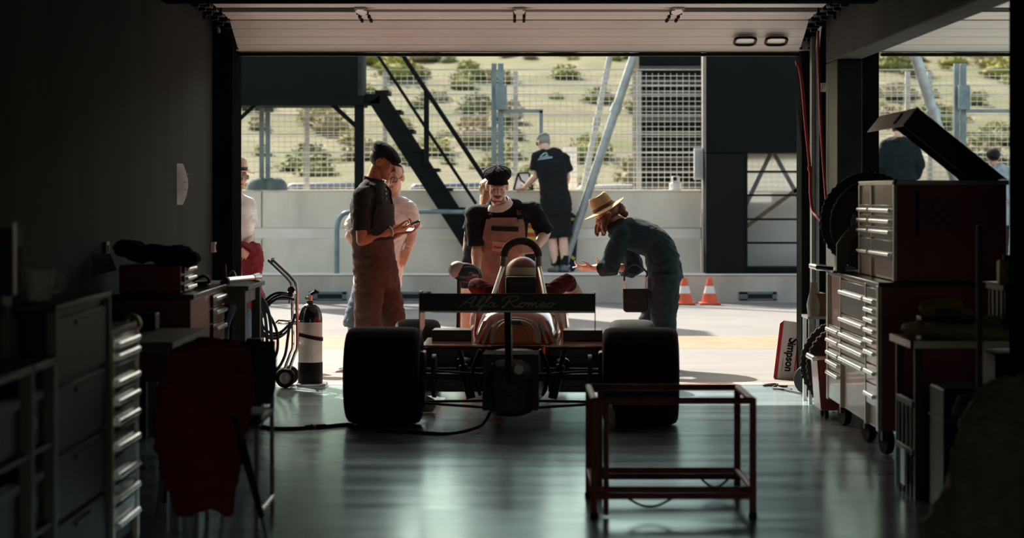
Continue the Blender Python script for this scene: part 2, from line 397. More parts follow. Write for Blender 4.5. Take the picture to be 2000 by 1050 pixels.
for k in range(nst):
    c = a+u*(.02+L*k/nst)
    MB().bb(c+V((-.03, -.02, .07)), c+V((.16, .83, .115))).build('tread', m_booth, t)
for (q0, q1, r) in (((785, 105), (955, 362), .032), ((738, 108), (930, 398), .022)):
    MB().tube([P(q0[0], q0[1], 31.75), P(q1[0], q1[1], 31.75)], r, 8).build('handrail', m_booth, t)
MB().bb(P(828, 178, 31.78)-V((0, .03, 0)), P(838, 325, 31.78)+V((0, .03, 0))).build('baluster', m_booth, t)
MB().bb(P(947, 352, 31.78)-V((0, .03, 0)), P(956, 533, 31.78)+V((0, .03, 0))).build('baluster', m_booth, t)
# ---- control tower on the right with the glazed bay
def translucent(name, col):
    m = bpy.data.materials.new(name); m.use_nodes = True; n = m.node_tree.nodes; l = m.node_tree.links; n.clear()
    o = n.new('ShaderNodeOutputMaterial'); a1 = n.new('ShaderNodeBsdfTranslucent'); d1 = n.new('ShaderNodeBsdfDiffuse'); mx = n.new('ShaderNodeMixShader')
    nz = n.new('ShaderNodeTexNoise'); nz.inputs['Scale'].default_value = 3; rp = n.new('ShaderNodeValToRGB'); l.new(nz.outputs['Fac'], rp.inputs['Fac'])
    rp.color_ramp.elements[0].color = (*[c*.88 for c in col], 1); rp.color_ramp.elements[1].color = (*col, 1)
    l.new(rp.outputs[0], a1.inputs['Color']); l.new(rp.outputs[0], d1.inputs['Color']); mx.inputs[0].default_value = .5
    l.new(a1.outputs[0], mx.inputs[1]); l.new(d1.outputs[0], mx.inputs[2]); l.new(mx.outputs[0], o.inputs['Surface'])
    return m
m_poly = translucent('milky_polycarbonate', (.80, .80, .76))
m_wood = mk('brown_timber', (.16, .10, .055), .7, var=.3, scale=4, stretch=(1, 1, 8))
Yt = 31.75
t = thing('control_tower', 'tall dark clad tower with a milky barred window bay', 'tower', (3.4, 32, .387))
xa = P(1379, 0, Yt).x; xb = P(1457, 0, Yt).x; xc = P(1590, 0, Yt).x; zt = P(0, 298, Yt).z
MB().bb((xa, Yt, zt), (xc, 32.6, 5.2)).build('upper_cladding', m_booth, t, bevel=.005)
MB().bb((xa, Yt, .387), (xb, 32.6, zt-.01)).build('side_cladding', mk('brown_black_cladding', (.0065, .006, .0058), .7, spec=.15), t, bevel=.005)
MB().bb((xb, Yt+.02, .387), (xc, 32.6, .47)).build('base_rail', m_booth, t)
MB().bb((xb-.005, Yt-.02, .47), (xb+.02, Yt+.06, zt)).build('window_frame', m_booth, t)
MB().bb((xb, Yt+.75, .47), (xc, Yt+.762, zt)).build('window_pane', m_poly, t)
for py in (335, 381, 428, 474):
    z = P(0, py, Yt).z; MB().bb((xb, Yt, z-.014), (xc, Yt+.04, z+.014)).build('window_bar', m_booth, t)
yb = Yt+.45; pb = lambda x, y: P(x, y, yb)
for q0, q1, mm in (((1505, 300), (1452, 410), m_grey), ((1512, 300), (1568, 400), m_grey), ((1440, 455), (1590, 345), m_wood)):
    MB().bar(pb(*q0), pb(*q1), .05, .10, up=V((0, 1, 0))).build('cross_beam', mm, t)
# ---- fence
m_wire = mk('galvanised_wire', (.62, .61, .56), .5, .25, var=.1)
m_post = mk('weathered_galvanised_post', (.20, .26, .27), .5, .4, var=.25, scale=5)
t = thing('mesh_fence', 'tall galvanised mesh fence along the top of the pit wall', 'fence', (0, 33.1, 1.54))
Yf = 33.1
w = MB()
def wire(b, p0, p1, r):
    p0 = V(p0); p1 = V(p1); a, c = frame(p1-p0)
    ring = lambda p: [p+a*r, p+c*r, p-a*r, p-c*r]
    b.loft([ring(p0), ring(p1)], caps=False)
x = -5.2
while x < 9:
    wire(w, (x, Yf, 1.54), (x, Yf, 3.22), .0040); x += .088
for k in range(23): wire(w, (-5.2, Yf-.006, 1.58+k*.0727), (9, Yf-.006, 1.58+k*.0727), .0056)
w.build('wire_mesh', m_wire, t, smooth=0)
for py in (136, 166, 184, 224, 262, 298, 336, 370):
    z = P(0, py, Yf-.03).z
    MB().tube([(-5.2, Yf-.03, z), (9, Yf-.03, z)], .0095, 6).build('cable', m_wire, t)
for px in (600, 752, 1007, 1248, 1772, 1815):
    x = P(px, 0, Yf+.1).x
    MB().bb((x-.035, Yf+.04, 1.0), (x+.035, Yf+.1, 3.25)).build('post', mk('pale_post', (.42, .42, .39), .6, .2), t)
for base in (965, 1868):
    for dx, ww in ((0, 10), (13, 11)):
        q = P(base+dx-ww/2, 124, Yf-.1); q2 = P(base+dx+ww/2, 372, Yf-.1)
        MB().bb((q.x, Yf-.14, 1.52), (q2.x, Yf-.06, q.z)).build('gate_post', m_post, t)
    x0 = P(base+3, 0, Yf-.2).x; x1 = P(base+25, 0, Yf-.2).x
    MB().bb((x0, Yf-.28, P(0, 215, Yf).z), (x1, Yf-.15, P(0, 168, Yf).z)).build('lock_box', m_post, t, bevel=.01)
    z = P(0, 217, Yf).z; x2 = P(base+(95 if base < 1000 else 130), 0, Yf).x
    MB().bb((x1-.05, Yf-.2, z-.03), (x2, Yf-.14, z+.02)).build('arm', m_post, t)
    MB().bb((x2-.05, Yf-.2, z-.5), (x2, Yf-.14, z)).build('arm_drop', m_post, t)
# twin posts with the rounded bases left
m_dome = mk('grey_green_concrete', (.13, .16, .145), .8, var=.2, scale=6)
for px, pw, lb in ((511, 9, 'left slim grey post on a dome base on the pit wall'), (523, 10, 'right slim grey post on a dome base on the pit wall')):
    x = P(px, 0, 32.82).x; t = thing('fence_post', lb, 'post', (x, 32.82, 1.54))
    MB().bb((x-.032, 32.80, 1.54), (x+.032, 32.86, 2.72)).build('shaft', m_post, t)
    b = MB(); c = V((x+(-.04 if px < 520 else .1), 32.84, 1.54))
    b.lathe([(.185, 0), (.18, .06), (.15, .12), (.1, .165), (.04, .185), (.001, .19)], c, n=24); b.build('base', m_dome, t, smooth=60)
MB_ = tag(MB().bb(P(515, 203, 32.7), P(535, 219, 32.78)).build('junction_box', m_grey, bevel=.01), 'small grey box under the raised booth beside the slim posts', 'box')
# diagonal galvanised props
def prop(lb, p0, p1, r):
    t = thing('diagonal_prop', lb, 'prop', p1)
    MB().tube([p0, p0*.5+p1*.5, p1], r, 14).build('tube', m_steel, t)
    d = (p0-p1).normalized(); MB().cyl(p1+d*.02, p1+d*.12, r*1.5).bb(p1+V((-.12, -.1, -.015)), p1+V((.12, .1, .015))).build('foot', m_steel, t)
    d2 = p1*.37+p0*.63; MB().cyl(d2-d*.06, d2+d*.06, r*1.25).build('collar', m_steel, t)
q1 = P(1097, 531, 32.4); q1.z = .40
prop('thick galvanised tube leaning from the kerb up past the black-shirted man', P(1266, 25, 32.4), q1, .062)
prop('thinner galvanised tube behind the black-shirted man', P(1205, 40, 33.6), V((P(1098, 0, 33.6).x, 33.6, .02)), .045)
prop('galvanised tube leaning behind the open tool chest lid', P(1766, 40, 32.4), V((P(1921, 0, 32.4).x, 32.4, .40)), .075)
# wall-top things
tag(MB().bb(P(1100, 286, 33.45), V((P(1127, 0, 33.5).x, 33.5, 0))).build('backing_board', m_white, bevel=.004), 'pale board standing behind the fence beside the black-shirted man', 'board')
tag(MB().bb(P(1372, 100, 32.2)+V((0, 0, 1)), (P(1380, 0, 32.25).x, 32.3, .387)).build('pale_post', mk('pale_post_paint', (.6, .58, .54), .6), bevel=.004), 'slim pale post standing at the left edge of the tower', 'post')
t = thing('switch_box', 'white switch box on the pale post by the tower', 'box', P(1364, 350, 32.15))
MB().bb(P(1356, 289, 32.1), P(1372, 351, 32.22)).build('housing', m_white, t, bevel=.008); MB().bb(P(1358, 294, 32.095), P(1370, 346, 32.1)).build('cover', m_alu, t)
t = thing('wall_camera', 'small white camera on a round base on the pit wall', 'camera', P(1319, 372, 32.8))
c = P(1319, 372, 32.8); c.z = 1.54
MB().cyl(c, c+V((0, 0, .10)), .088).build('base', m_white, t, bevel=.006); MB().bb(c+V((-.05, -.07, .10)), c+V((.06, .07, .2))).build('body', m_white, t, bevel=.015)
MB().cyl(c+V((-.01, -.07, .16)), c+V((-.01, -.085, .16)), .028).build('lens', m_black, t)
# dark service building behind the fence
t = thing('service_building', 'dark ribbed service block behind the mesh fence beside the tower', 'building', (2.5, 36.5, 0))
MB().bb((1.96, 35.6, 0), (3.6, 37.5, 4.6)).build('walls', m_booth, t, bevel=.01)
for k in range(12):
    z = 1.2+k*.2; MB().bb((1.95, 35.55, z), (3.6, 35.6, z+.06)).build('rib', mk('dark_grey_rib', (.05, .05, .05), .6), t)
# pit rail loops
def rail(lb, pts, posts):
    t = thing('hand_rail', lb, 'rail', (pts[0].x, pts[0].y, .387))
    MB().tube(spline(pts, 6), .035, 10).build('loop', m_post, t)
    for p in posts: MB().tube([p, V((p.x, p.y, .387))], .03, 8).build('post', m_post, t)
Yr = 31.8
rail('galvanised loop rail on the kerb behind the man with phone', [V((P(658, 0, Yr).x, Yr, .38)), P(658, 470, Yr), P(659, 440, Yr), P(666, 422, Yr), P(684, 414, Yr), P(740, 413, Yr), P(930, 413, Yr), P(1010, 413, Yr)], [P(1005, 414, Yr)])
rail('galvanised loop rail on the kerb behind the man in straw hat', [V((P(492, 0, Yr).x, Yr, .38)), P(492, 470, Yr), P(490, 440, Yr), P(483, 422, Yr), P(465, 414, Yr), P(420, 413, Yr), P(200, 413, Yr)], [P(215, 414, Yr)])
# ---- dune with shrubs
def hill_z(x, y):
    s = max(0, min(1, (y-37)/48)); s = s*s*(3-2*s)*.35+s*.65
    return .25+6.6*s+max(0, y-80)*.17+.35*noise.noise(V((x*.16, y*.16, 0)))+.14*noise.noise(V((x*.6, y*.6, 3)))
def hill_mat():
    m = mk('dry_grass_slope', (.085, .072, .028), .95, col2=(.185, .155, .075), scale=1.3, detail=10)
    n = m.node_tree.nodes; l = m.node_tree.links; b = n['Principled BSDF']; old = b.inputs['Base Color'].links[0].from_socket
    tc = n.new('ShaderNodeTexCoord'); nz = n.new('ShaderNodeTexNoise'); nz.inputs['Scale'].default_value = .62; nz.inputs['Detail'].default_value = 9; nz.inputs['Roughness'].default_value = .68
    mp = n.new('ShaderNodeMapping'); mp.inputs['Scale'].default_value = (1, .8, 1); l.new(tc.outputs['Object'], mp.inputs[0]); l.new(mp.outputs[0], nz.inputs['Vector'])
    rp = n.new('ShaderNodeValToRGB'); rp.color_ramp.elements[0].position = .38; rp.color_ramp.elements[1].position = .58; l.new(nz.outputs['Fac'], rp.inputs[0])
    mx = n.new('ShaderNodeMixRGB'); l.new(rp.outputs[0], mx.inputs[0]); l.new(old, mx.inputs[1]); mx.inputs[2].default_value = (.080, .092, .018, 1)
    l.new(mx.outputs[0], b.inputs['Base Color'])
    return m
g = MB(); nx, ny = 150, 130; gx = [-45+90*i/nx for i in range(nx+1)]; gy = [36.5+95*j/ny for j in range(ny+1)]
vs = [V((x, y, hill_z(x, y))) for y in gy for x in gx]
fs = [(j*(nx+1)+i, j*(nx+1)+i+1, (j+1)*(nx+1)+i+1, (j+1)*(nx+1)+i) for j in range(ny) for i in range(nx)]
struct(g.add(vs, fs).build('dune_slope', hill_mat(), smooth=180))
m_bush = [mk('olive_leaves', (.16, .17, .035), .8, col2=(.24, .24, .06), scale=9), mk('dark_leaves', (.14, .16, .05), .8, col2=(.20, .21, .08), scale=9), mk('yellow_green_leaves', (.23, .225, .03), .8, col2=(.30, .29, .06), scale=9), mk('dry_straw_leaves', (.26, .215, .10), .85, col2=(.33, .275, .145), scale=9)]
rb = random.Random(3)
def shrub_mesh(k):
    b = MB()
    for i in range(290):
        a = rb.uniform(0, 2*math.pi); h = rb.random(); r = .5*math.sqrt(rb.random())*(1-.45*h)
        p = V((r*math.cos(a), r*math.sin(a), .02+.52*h*(1-.5*r)))
        d = V((rb.uniform(-1, 1), rb.uniform(-1, 1), rb.uniform(.1, 1.3))).normalized(); a1, b1 = frame(d)
        ln = rb.uniform(.08, .17); wd = rb.uniform(.025, .05)
        b.add([p-a1*wd*.3, p+d*ln*.5-a1*wd, p+d*ln, p+d*ln*.5+a1*wd], [(0, 1, 2, 3)])
    b.ell((0, 0, .17), (.36, .36, .2), nu=10, nv=6)
    return b
kinds = [('olive green shrub growing on the sunny dune slope', 0), ('dark green shrub growing on the sunny dune slope', 1), ('yellow green shrub growing on the sunny dune slope', 2), ('dry straw coloured tuft growing on the dune slope', 3)]
proto = []
for lb, k in kinds:
    o = shrub_mesh(k).build('shrub', m_bush[k], smooth=0); tag(o, lb, 'shrub', ['olive shrubs on the dune', 'dark shrubs on the dune', 'yellow green shrubs on the dune', 'dry tufts on the dune'][k]); proto.append(o)
used = [0]*4
for i in range(290):
    y = 38+50*rb.random(); x = rb.uniform(-.145, .245)*y; k = rb.choices((0, 1, 2, 3), (3, 1, 5, 3))[0]
    o = proto[k] if not used[k] else proto[k].copy()
    if used[k]: COL.objects.link(o)
    used[k] = 1; s = rb.uniform(.4, 1.15)*(1+.006*(y-38)); o.location = (x, y, hill_z(x, y)-.05); o.scale = (s*1.25, s, s*rb.uniform(.5, .95)); o.rotation_euler = (0, 0, rb.uniform(0, 6))
# cars parked at the foot of the dune
m_cargl = mk('dark_car_glass', (.03, .05, .07), .1); 
def parked(lb, px, Y, zc, col, L=3.6):
    c = P(px, 370, Y); t = thing('parked_car', lb, 'car', (c.x, Y, zc))
    mm = mk('car_paint_'+str(px), col, .3, coat=.6)
    pf = [(-L/2, .25), (-L/2, .7), (-L/2+.15, .82), (-L*.22, .9), (-L*.12, 1.3), (L*.28, 1.33), (L*.42, .92), (L/2, .85), (L/2, .25)]
    MB().prism(pf, (c.x, Y-.8, zc), (1, 0, 0), (0, 0, 1), (0, 1.6, 0)).build('body', mm, t, bevel=.05)
    MB().prism([(-L*.17, .92), (-L*.09, 1.24), (L*.25, 1.26), (L*.34, .92)], (c.x, Y-.815, zc), (1, 0, 0), (0, 0, 1), (0, .02, 0)).build('side_window', m_cargl, t)
    for sx in (-.3, .3): MB().cyl((c.x+sx*L, Y-.83, zc+.3), (c.x+sx*L, Y-.62, zc+.3), .3).build('wheel', m_rubber, t)
parked('blue grey car parked behind the fence left of the stair', 625, 38.5, .36, (.18, .22, .27))
parked('dark blue car parked behind the fence beyond the stair foot', 850, 40.8, .36, (.10, .15, .22), 3.0)
parked('pale silver car parked behind the fence near the leaning tubes', 1180, 38.6, .33, (.55, .57, .55), 3.4)
# ---- traffic cones
m_coneo = mk('orange_cone_plastic', (.75, .10, .035), .5, var=.08); m_conew = mk('white_cone_band', (.8, .74, .7), .5, var=.05)
def cone(px, lb, n):
    q = P(px, 0, 31.0); t = thing('traffic_cone', lb, 'cone', (q.x, 31.0, 0), 0, None)
    MB().bb((q.x-.14, 30.86, 0), (q.x+.14, 31.14, .03)).build('base', m_coneo, t, bevel=.012)
    pr = lambda z: .112-.084*(z-.03)/.33
    for nm, z0, z1, mm in (('lower_cone', .03, .15, m_coneo), ('reflective_band', .15, .25, m_conew), ('upper_cone', .25, .36, m_coneo)):
        MB().lathe([(pr(z0), z0), (pr(z1), z1)], (q.x, 31.0, 0), n=24).build(nm, mm, t, smooth=40)
cone(1386, 'orange and white traffic cone standing clear before the kerb', 0)
cone(1337, 'orange and white traffic cone half hidden behind the bending woman', 1)
# ================================================================== PEOPLE
def skin(name, c):
    m = mk(name, c, .48, var=.10, scale=18, bump=.06, bscale=160)
    b = m.node_tree.nodes['Principled BSDF']; b.inputs['Subsurface Weight'].default_value = .12; b.inputs['Subsurface Radius'].default_value = (.02, .008, .004)
    return m
sk_fair = skin('fair_skin', (.82, .52, .39)); sk_tan = skin('tanned_skin', (.70, .40, .27)); sk_brown = skin('brown_skin', (.50, .21, .10))
m_eye = mk('eye_white', (.7, .68, .64), .2); m_pupil = mk('pupil', (.02, .015, .012), .15); m_lip = mk('lips', (.38, .15, .12), .5); m_hairdark = mk('dark_hair', (.025, .017, .012), .6, var=.4, scale=30, stretch=(6, 6, 1))
m_hairgrey = mk('grey_hair', (.3, .29, .27), .6, var=.3, scale=30, stretch=(6, 6, 1)); m_hairred = mk('auburn_hair', (.17, .065, .024), .5, var=.4, scale=26, stretch=(7, 7, 1)); m_stubble = mk('brown_stubble', (.20, .095, .055), .7, var=.3, scale=60)
def cloth(name, c, **k):
    k.setdefault('var', .16); return mk(name, c, .92, scale=14, bump=.22, bscale=170, spec=.25, **k)
m_charc = cloth('charcoal_cotton', (.028, .026, .026)); m_navy = cloth('navy_black_cotton', (.013, .014, .019)); m_rose = cloth('dusty_rose_canvas', (.38, .235, .19)); m_roseD = cloth('shaded_rose_canvas', (.115, .06, .046))  # last canvas is the dusty rose one with shade put into its colour
m_whitec = cloth('white_cotton', (.92, .92, .92), var=.03); m_denim = cloth('blue_denim', (.16, .22, .29)); m_teal_d = cloth('dark_teal_boilersuit', (.016, .036, .044)); m_blackc = cloth('black_cotton', (.012, .013, .014)); m_strap = cloth('brown_webbing', (.09, .055, .045))
m_maroon = cloth('maroon_cloth', (.22, .025, .03)); m_straw = cloth('pale_straw', (.72, .58, .42)); m_felt = cloth('tan_felt', (.50, .35, .20)); m_shoe = mk('dark_leather', (.03, .026, .024), .5); m_wshoe = mk('white_shoe_canvas', (.72, .68, .62), .7); m_redsuit = cloth('dark_red_racing_suit', (.11, .013, .013)); m_beige = cloth('beige_glove_fabric', (.42, .36, .27))
m_bone = mk('white_plastic', (.75, .72, .68), .4); m_lightshirt = cloth('pale_pink_shirt', (.88, .82, .80)); m_greyc = cloth('grey_jersey', (.35, .42, .45)); m_collar = cloth('cream_collar', (.86, .78, .72), var=.04)

class Fig:
    """a posed figure: joints in world space"""
    def __init__(s, name, label, root, J, sc=1.0, belly=0., bulk=1.0, group=None):
        s.J = {k: V(v) for k, v in J.items()}; s.sc = sc; s.belly = belly; s.bulk = bulk
        s.root = thing(name, label, 'person', root)
        J = s.J
        lat0 = (J['hpL']-J['hpR']).normalized(); lat1 = (J['shL']-J['shR']).normalized()
        ax = (J['chest']-J['pelvis']).normalized(); msh = (J['shL']+J['shR'])/2
        ctr = [J['pelvis']-(ax*.5+V((0, 0, .5))).normalized()*.12*sc, J['pelvis'], J['pelvis']*.5+J['chest']*.5, J['chest'], msh+(J['neck']-J['chest']).normalized()*.02, J['neck']]
        if 'waist' in J: ctr[2] = J['waist']
        hw = [.135, .168, .150, .172, .150, .058]; hd = [.105, .118, .108, .122, .085, .058]
        s.C = spline(ctr, 6); n = len(s.C)
        def interp(tb, t):
            x = t*(len(tb)-1); i = min(int(x), len(tb)-2); f = x-i; f = f*f*(3-2*f); return tb[i]*(1-f)+tb[i+1]*f
        s.n = n; s.W = [interp(hw, i/(n-1))*sc*bulk for i in range(n)]; s.D = [interp(hd, i/(n-1))*sc*bulk for i in range(n)]
        s.X = []; s.Y = []
        for i in range(n):
            t = i/(n-1); lat = lat0.lerp(lat1, min(1, max(0, (t-.1)/.6)))
            d = (s.C[min(i+1, n-1)]-s.C[max(i-1, 0)]).normalized()
            lat = (lat-d*lat.dot(d)).normalized(); s.X.append(lat); s.Y.append(lat.cross(d).normalized())
        H = J['hf'].normalized(); U = J.get('hu', V((0, 0, 1))); R = H.cross(U).normalized(); U = R.cross(H).normalized()
        s.H = Matrix.Translation(J['head']) @ Matrix((R, H, U)).transposed().to_4x4() @ Matrix.Scale(sc, 4)
    def tp(s, t, ang, inf=0.):     # point on the torso surface; t 0 crotch .. 1 neck, ang 0 = front, + = own left
        x = max(0, min(1, t))*(s.n-1); i = min(int(x), s.n-2); f = x-i
        L = lambda a: a[i]*(1-f)+a[i+1]*f
        c = L(s.C); w = L(s.W)+inf; d = L(s.D)+inf
        sn, cs = math.sin(ang), math.cos(ang); e = .86
        px = math.copysign(abs(sn)**e, sn)*w; py = math.copysign(abs(cs)**e, cs)*d
        if s.belly and cs > 0: py += s.belly*cs*math.exp(-((t-.33)/.17)**2)
        return c+L(s.X)*px+L(s.Y)*py
    def torso(s, mb, t0=0., t1=1., inf=0., flare=0.):
        N = 28; m = 20; rings = []
        for k in range(m+1):
            t = t0+(t1-t0)*k/m
            rings.append([s.tp(t, 2*math.pi*j/N, inf+flare*(1-k/m)**2) for j in range(N)])
        return mb.loft(rings)
    def hd(s, p): return s.H @ V(p)
    def head(s, mb):
        R = s.H.to_3x3(); q = s.sc
        E = lambda c, r, rot=None: mb.ell(s.hd(c), [x for x in r], (R if rot is None else R @ rot), 22, 14)
        E((0, -.014, .042), (.074, .094, .086)); E((0, .028, -.02), (.062, .064, .086)); E((0, .046, -.074), (.046, .046, .038)); E((0, .078, -.099), (.021, .017, .016))
        C = lambda a, ra, b, rb_: mb.cap(s.hd(a), ra*q, s.hd(b), rb_*q, 10)
        C((0, .084, .012), .009, (0, .108, -.026), .013); C((-.012, .098, -.034), .009, (.012, .098, -.034), .009)
        C((-.042, .070, .024), .013, (-.008, .083, .022), .012); C((.042, .070, .024), .013, (.008, .083, .022), .012)
        C((-.038, .062, -.026), .021, (-.030, .066, -.034), .02); C((.038, .062, -.026), .021, (.030, .066, -.034), .02)
        C((-.018, .086, -.062), .009, (.018, .086, -.062), .009); C((-.014, .084, -.074), .009, (.014, .084, -.074), .009)
        for sx in (-1, 1): E((sx*.077, -.008, -.004), (.010, .026, .033), Matrix.Rotation(sx*.35, 3, 'Z'))
        mb.cap(s.hd((0, -.022, -.06)), .056*q, s.J['neck'], .062*q, 18)
    def arm(s, mb, k):
        J = s.J; q = s.sc*s.bulk; a, b, c = J['sh'+k], J['el'+k], J['wr'+k]; s.trap(mb, k)
        mb.cap(a, .054*q, a.lerp(b, .5), .049*q); mb.cap(a.lerp(b, .5), .049*q, b, .039*q); mb.cap(b, .039*q, b.lerp(c, .28), .043*q); mb.cap(b.lerp(c, .28), .043*q, c, .027*q)
    def trap(s, mb, k, inf=0.):
        a = s.J['sh'+k]; n_ = s.J['neck']; q = s.sc*s.bulk; inf = inf+.010 if inf else 0.; m_ = n_.lerp(a, .42)+V((0, 0, -.012)); mb.cap(n_.lerp(a, .12)+V((0, 0, -.012)), .05*q+inf*.7, m_, .052*q+inf*.8); mb.cap(m_, .052*q+inf*.8, a+V((0, 0, -.006)), .047*q+inf)
    def leg(s, mb, k):
        J = s.J; q = s.sc*s.bulk; a, b, c = J['hp'+k], J['kn'+k], J['an'+k]
        mb.cap(a, .088*q, b, .056*q); mb.cap(b, .055*q, b.lerp(c, .32), .057*q); mb.cap(b.lerp(c, .32), .057*q, c, .037*q)
        if 'to'+k in J: mb.cap(c+V((0, 0, -.03)), .036*q, c+V((0, 0, -.04))+J['to'+k].normalized()*.13*q, .026*q)
    def hand(s, mb, k, curl=.5, spread=.12, thumb=1.):
        """palm, four bent fingers of unequal length and a side thumb. hd = direction, hn = palm normal"""
        J = s.J; q = s.sc; w = J['wr'+k]; d = J['hd'+k].normalized(); nrm = J['hn'+k]; nrm = (nrm-d*nrm.dot(d)).normalized()
        sd = d.cross(nrm).normalized()*(1 if k == 'R' else -1)     # towards the thumb
        for u in (-.030, -.010, .010, .030): mb.cap(w+d*.01*q+sd*u*.55*q, .0165*q, w+d*.085*q+sd*u*q, .0125*q, 8)
        Ls = (.036, .043, .047, .042)
        for i, u in enumerate((-.031, -.0105, .0105, .031)):
            p = w+d*.088*q+sd*u*q; a = 0.; dd = (d+sd*u*spread*8*.3).normalized()
            for j, f in enumerate((1., .66, .52)):
                a += curl*(.75 if j == 0 else 1.0)*(1+.07*(1.5-i))
                v = (dd*math.cos(a)+nrm*math.sin(a)); p2 = p+v*Ls[i]*f*q; mb.cap(p, (.0092-.0012*j)*q, p2, (.0084-.0012*j)*q, 8); p = p2
        p = w+d*.022*q+sd*.022*q; v = (d*.65+sd*.75+nrm*.35*thumb).normalized(); p2 = p+v*.042*q; mb.cap(p, .0145*q, p2, .0115*q, 8)
        v2 = (d*.9+sd*.15+nrm*.5*thumb).normalized(); p3 = p2+v2*.032*q; mb.cap(p2, .0108*q, p3, .0095*q, 8); mb.cap(p3, .0095*q, p3+v2*.022*q, .0078*q, 8)
    def body(s, mat, curlR=.5, curlL=.5, hands='RL', legs=True, vox=.0058):
        mb = MB(); s.torso(mb); s.head(mb)
        for k in 'RL':
            s.arm(mb, k)
            if k in hands: s.hand(mb, k, curlR if k == 'R' else curlL)
            if legs: s.leg(mb, k)
        s.b = mb.build('body', mat, s.root, remesh=vox, relax=2); return s.b
    def face(s, brow=m_hairdark, lips=m_lip):
        for sx in (-1, 1):
            e = MB().ell(s.hd((sx*.030, .0725, .003)), (.0125, .0125, .0115)).build('eye', m_eye, s.root, smooth=180)
            MB().ell(s.hd((sx*.030, .0815, .001)), (.0052, .0052, .0052)).build('pupil', m_pupil, e, smooth=180)
            MB().tube([s.hd((sx*.012, .094, .030)), s.hd((sx*.03, .092, .037)), s.hd((sx*.046, .078, .030))], [.0045, .006, .003], 8).build('eyebrow', brow, s.root, smooth=180)
        MB().tube([s.hd((-.024, .083, -.068)), s.hd((-.008, .0945, -.064)), s.hd((0, .094, -.0655)), s.hd((.008, .0945, -.064)), s.hd((.024, .083, -.068))], [.002, .0055, .005, .0055, .002], 8).build('mouth', lips, s.root, smooth=180)
    def sleeve(s, mb, k, f, inf, end=.012):
        J = s.J; q = s.sc*s.bulk; a, b, c = J['sh'+k], J['el'+k], J['wr'+k]
        s.trap(mb, k, inf)
        pts = [a-(b-a).normalized()*.01]; rs = [.050*q+inf]
        for u in (.2, .45, .7, .9, 1.0):
            if u < f or u <= f+1e-6: pts.append(a.lerp(b, u)); rs.append((.056-.013*u)*q+inf+end*u)
        if f < 1: pts.append(a.lerp(b, f)); rs.append((.056-.013*f)*q+inf+end)
        else:
            for u in (.1, .3, .55, .8, 1.0):
                if u <= f-1+1e-6: pts.append(b.lerp(c, u)); rs.append((.043-.014*u)*q+inf+end*.7)
        mb.ell(a-V((0,0,.012)), (.051*q+inf,)*3); mb.tube(pts, rs, 18)
    def shirt(s, name, mat, t0=.06, t1=.93, inf=.014, slv=.55, end=.012, flare=.01, wr=.010, vox=.009, seed=1, arms='RL'):
        mb = MB(); s.torso(mb, t0, t1, inf, flare)
        for k in arms: s.sleeve(mb, k, slv if not isinstance(slv, dict) else slv[k], inf, end)
        return mb.build(name, mat, s.root, remesh=vox, relax=4, wr=wr, wscale=7.5, seed=seed)
    def trousers(s, name, mat, t1=.33, inf=.014, to=1.0, w=(.105, .085, .075), wr=.010, vox=.010, seed=2, legs='RL'):
        mb = MB(); s.torso(mb, .0, t1, inf); J = s.J; q = s.sc*s.bulk
        for k in legs:
            a, b, c = J['hp'+k], J['kn'+k], J['an'+k]
            path = [(a+V((0, 0, .03)), w[0]), (a.lerp(b, .35), w[0]*.98), (a.lerp(b, .7), w[0]*.45+w[1]*.55), (b, w[1]), (b.lerp(c, .35), w[1]*.6+w[2]*.4), (b.lerp(c, .75), w[2]), (c+V((0, 0, -.03)), w[2])]
            tot = 2*to; pp = []
            for i, (p, r) in enumerate(path):
                u = [0, .35, .7, 1, 1.35, 1.75, 2][i]
                if u <= tot+1e-6: pp.append((p, r*q))
                else:
                    u0 = [0, .35, .7, 1, 1.35, 1.75, 2][i-1]
                    if u0 < tot: f = (tot-u0)/(u-u0); pp.append((path[i-1][0].lerp(p, f), (path[i-1][1]*(1-f)+r*f)*q))
                    break
            mb.tube([p for p, r in pp], [r for p, r in pp], 20)
        return mb.build(name, mat, s.root, remesh=vox, relax=4, wr=wr, wscale=7, seed=seed)
    def patch(s, name, mat, t0, t1, a0, a1, inf, th=.008, n=12, parent=None, shrink=0., wr=0.):
        """a fitted panel on the torso between heights t0..t1 and angles a0..a1"""
        outer = []; inner = []
        for i in range(n+1):
            t = t0+(t1-t0)*i/n; k = 1-shrink*i/n
            for j in range(n+1):
                a = (a0+a1)/2+(a1-a0)/2*k*(2*j/n-1)
                extra = wr*noise.noise(V((i*.6, j*.6, s.sc*7)))
                outer.append(s.tp(t, a, inf+th+extra)); inner.append(s.tp(t, a, inf))
        m = n+1; N = m*m; fs = []
        for i in range(n):
            for j in range(n):
                q = i*m+j; fs.append((q, q+1, q+m+1, q+m)); fs.append((N+q, N+q+m, N+q+m+1, N+q+1))
        edge = [j for j in range(m)]+[i*m+n for i in range(1, m)]+[n*m+j for j in range(n-1, -1, -1)]+[i*m for i in range(n-1, 0, -1)]
        for e in range(len(edge)):
            p, r = edge[e], edge[(e+1) % len(edge)]; fs.append((p, r, N+r, N+p))
        return MB().add(outer+inner, fs).build(name, mat, parent or s.root, smooth=50)
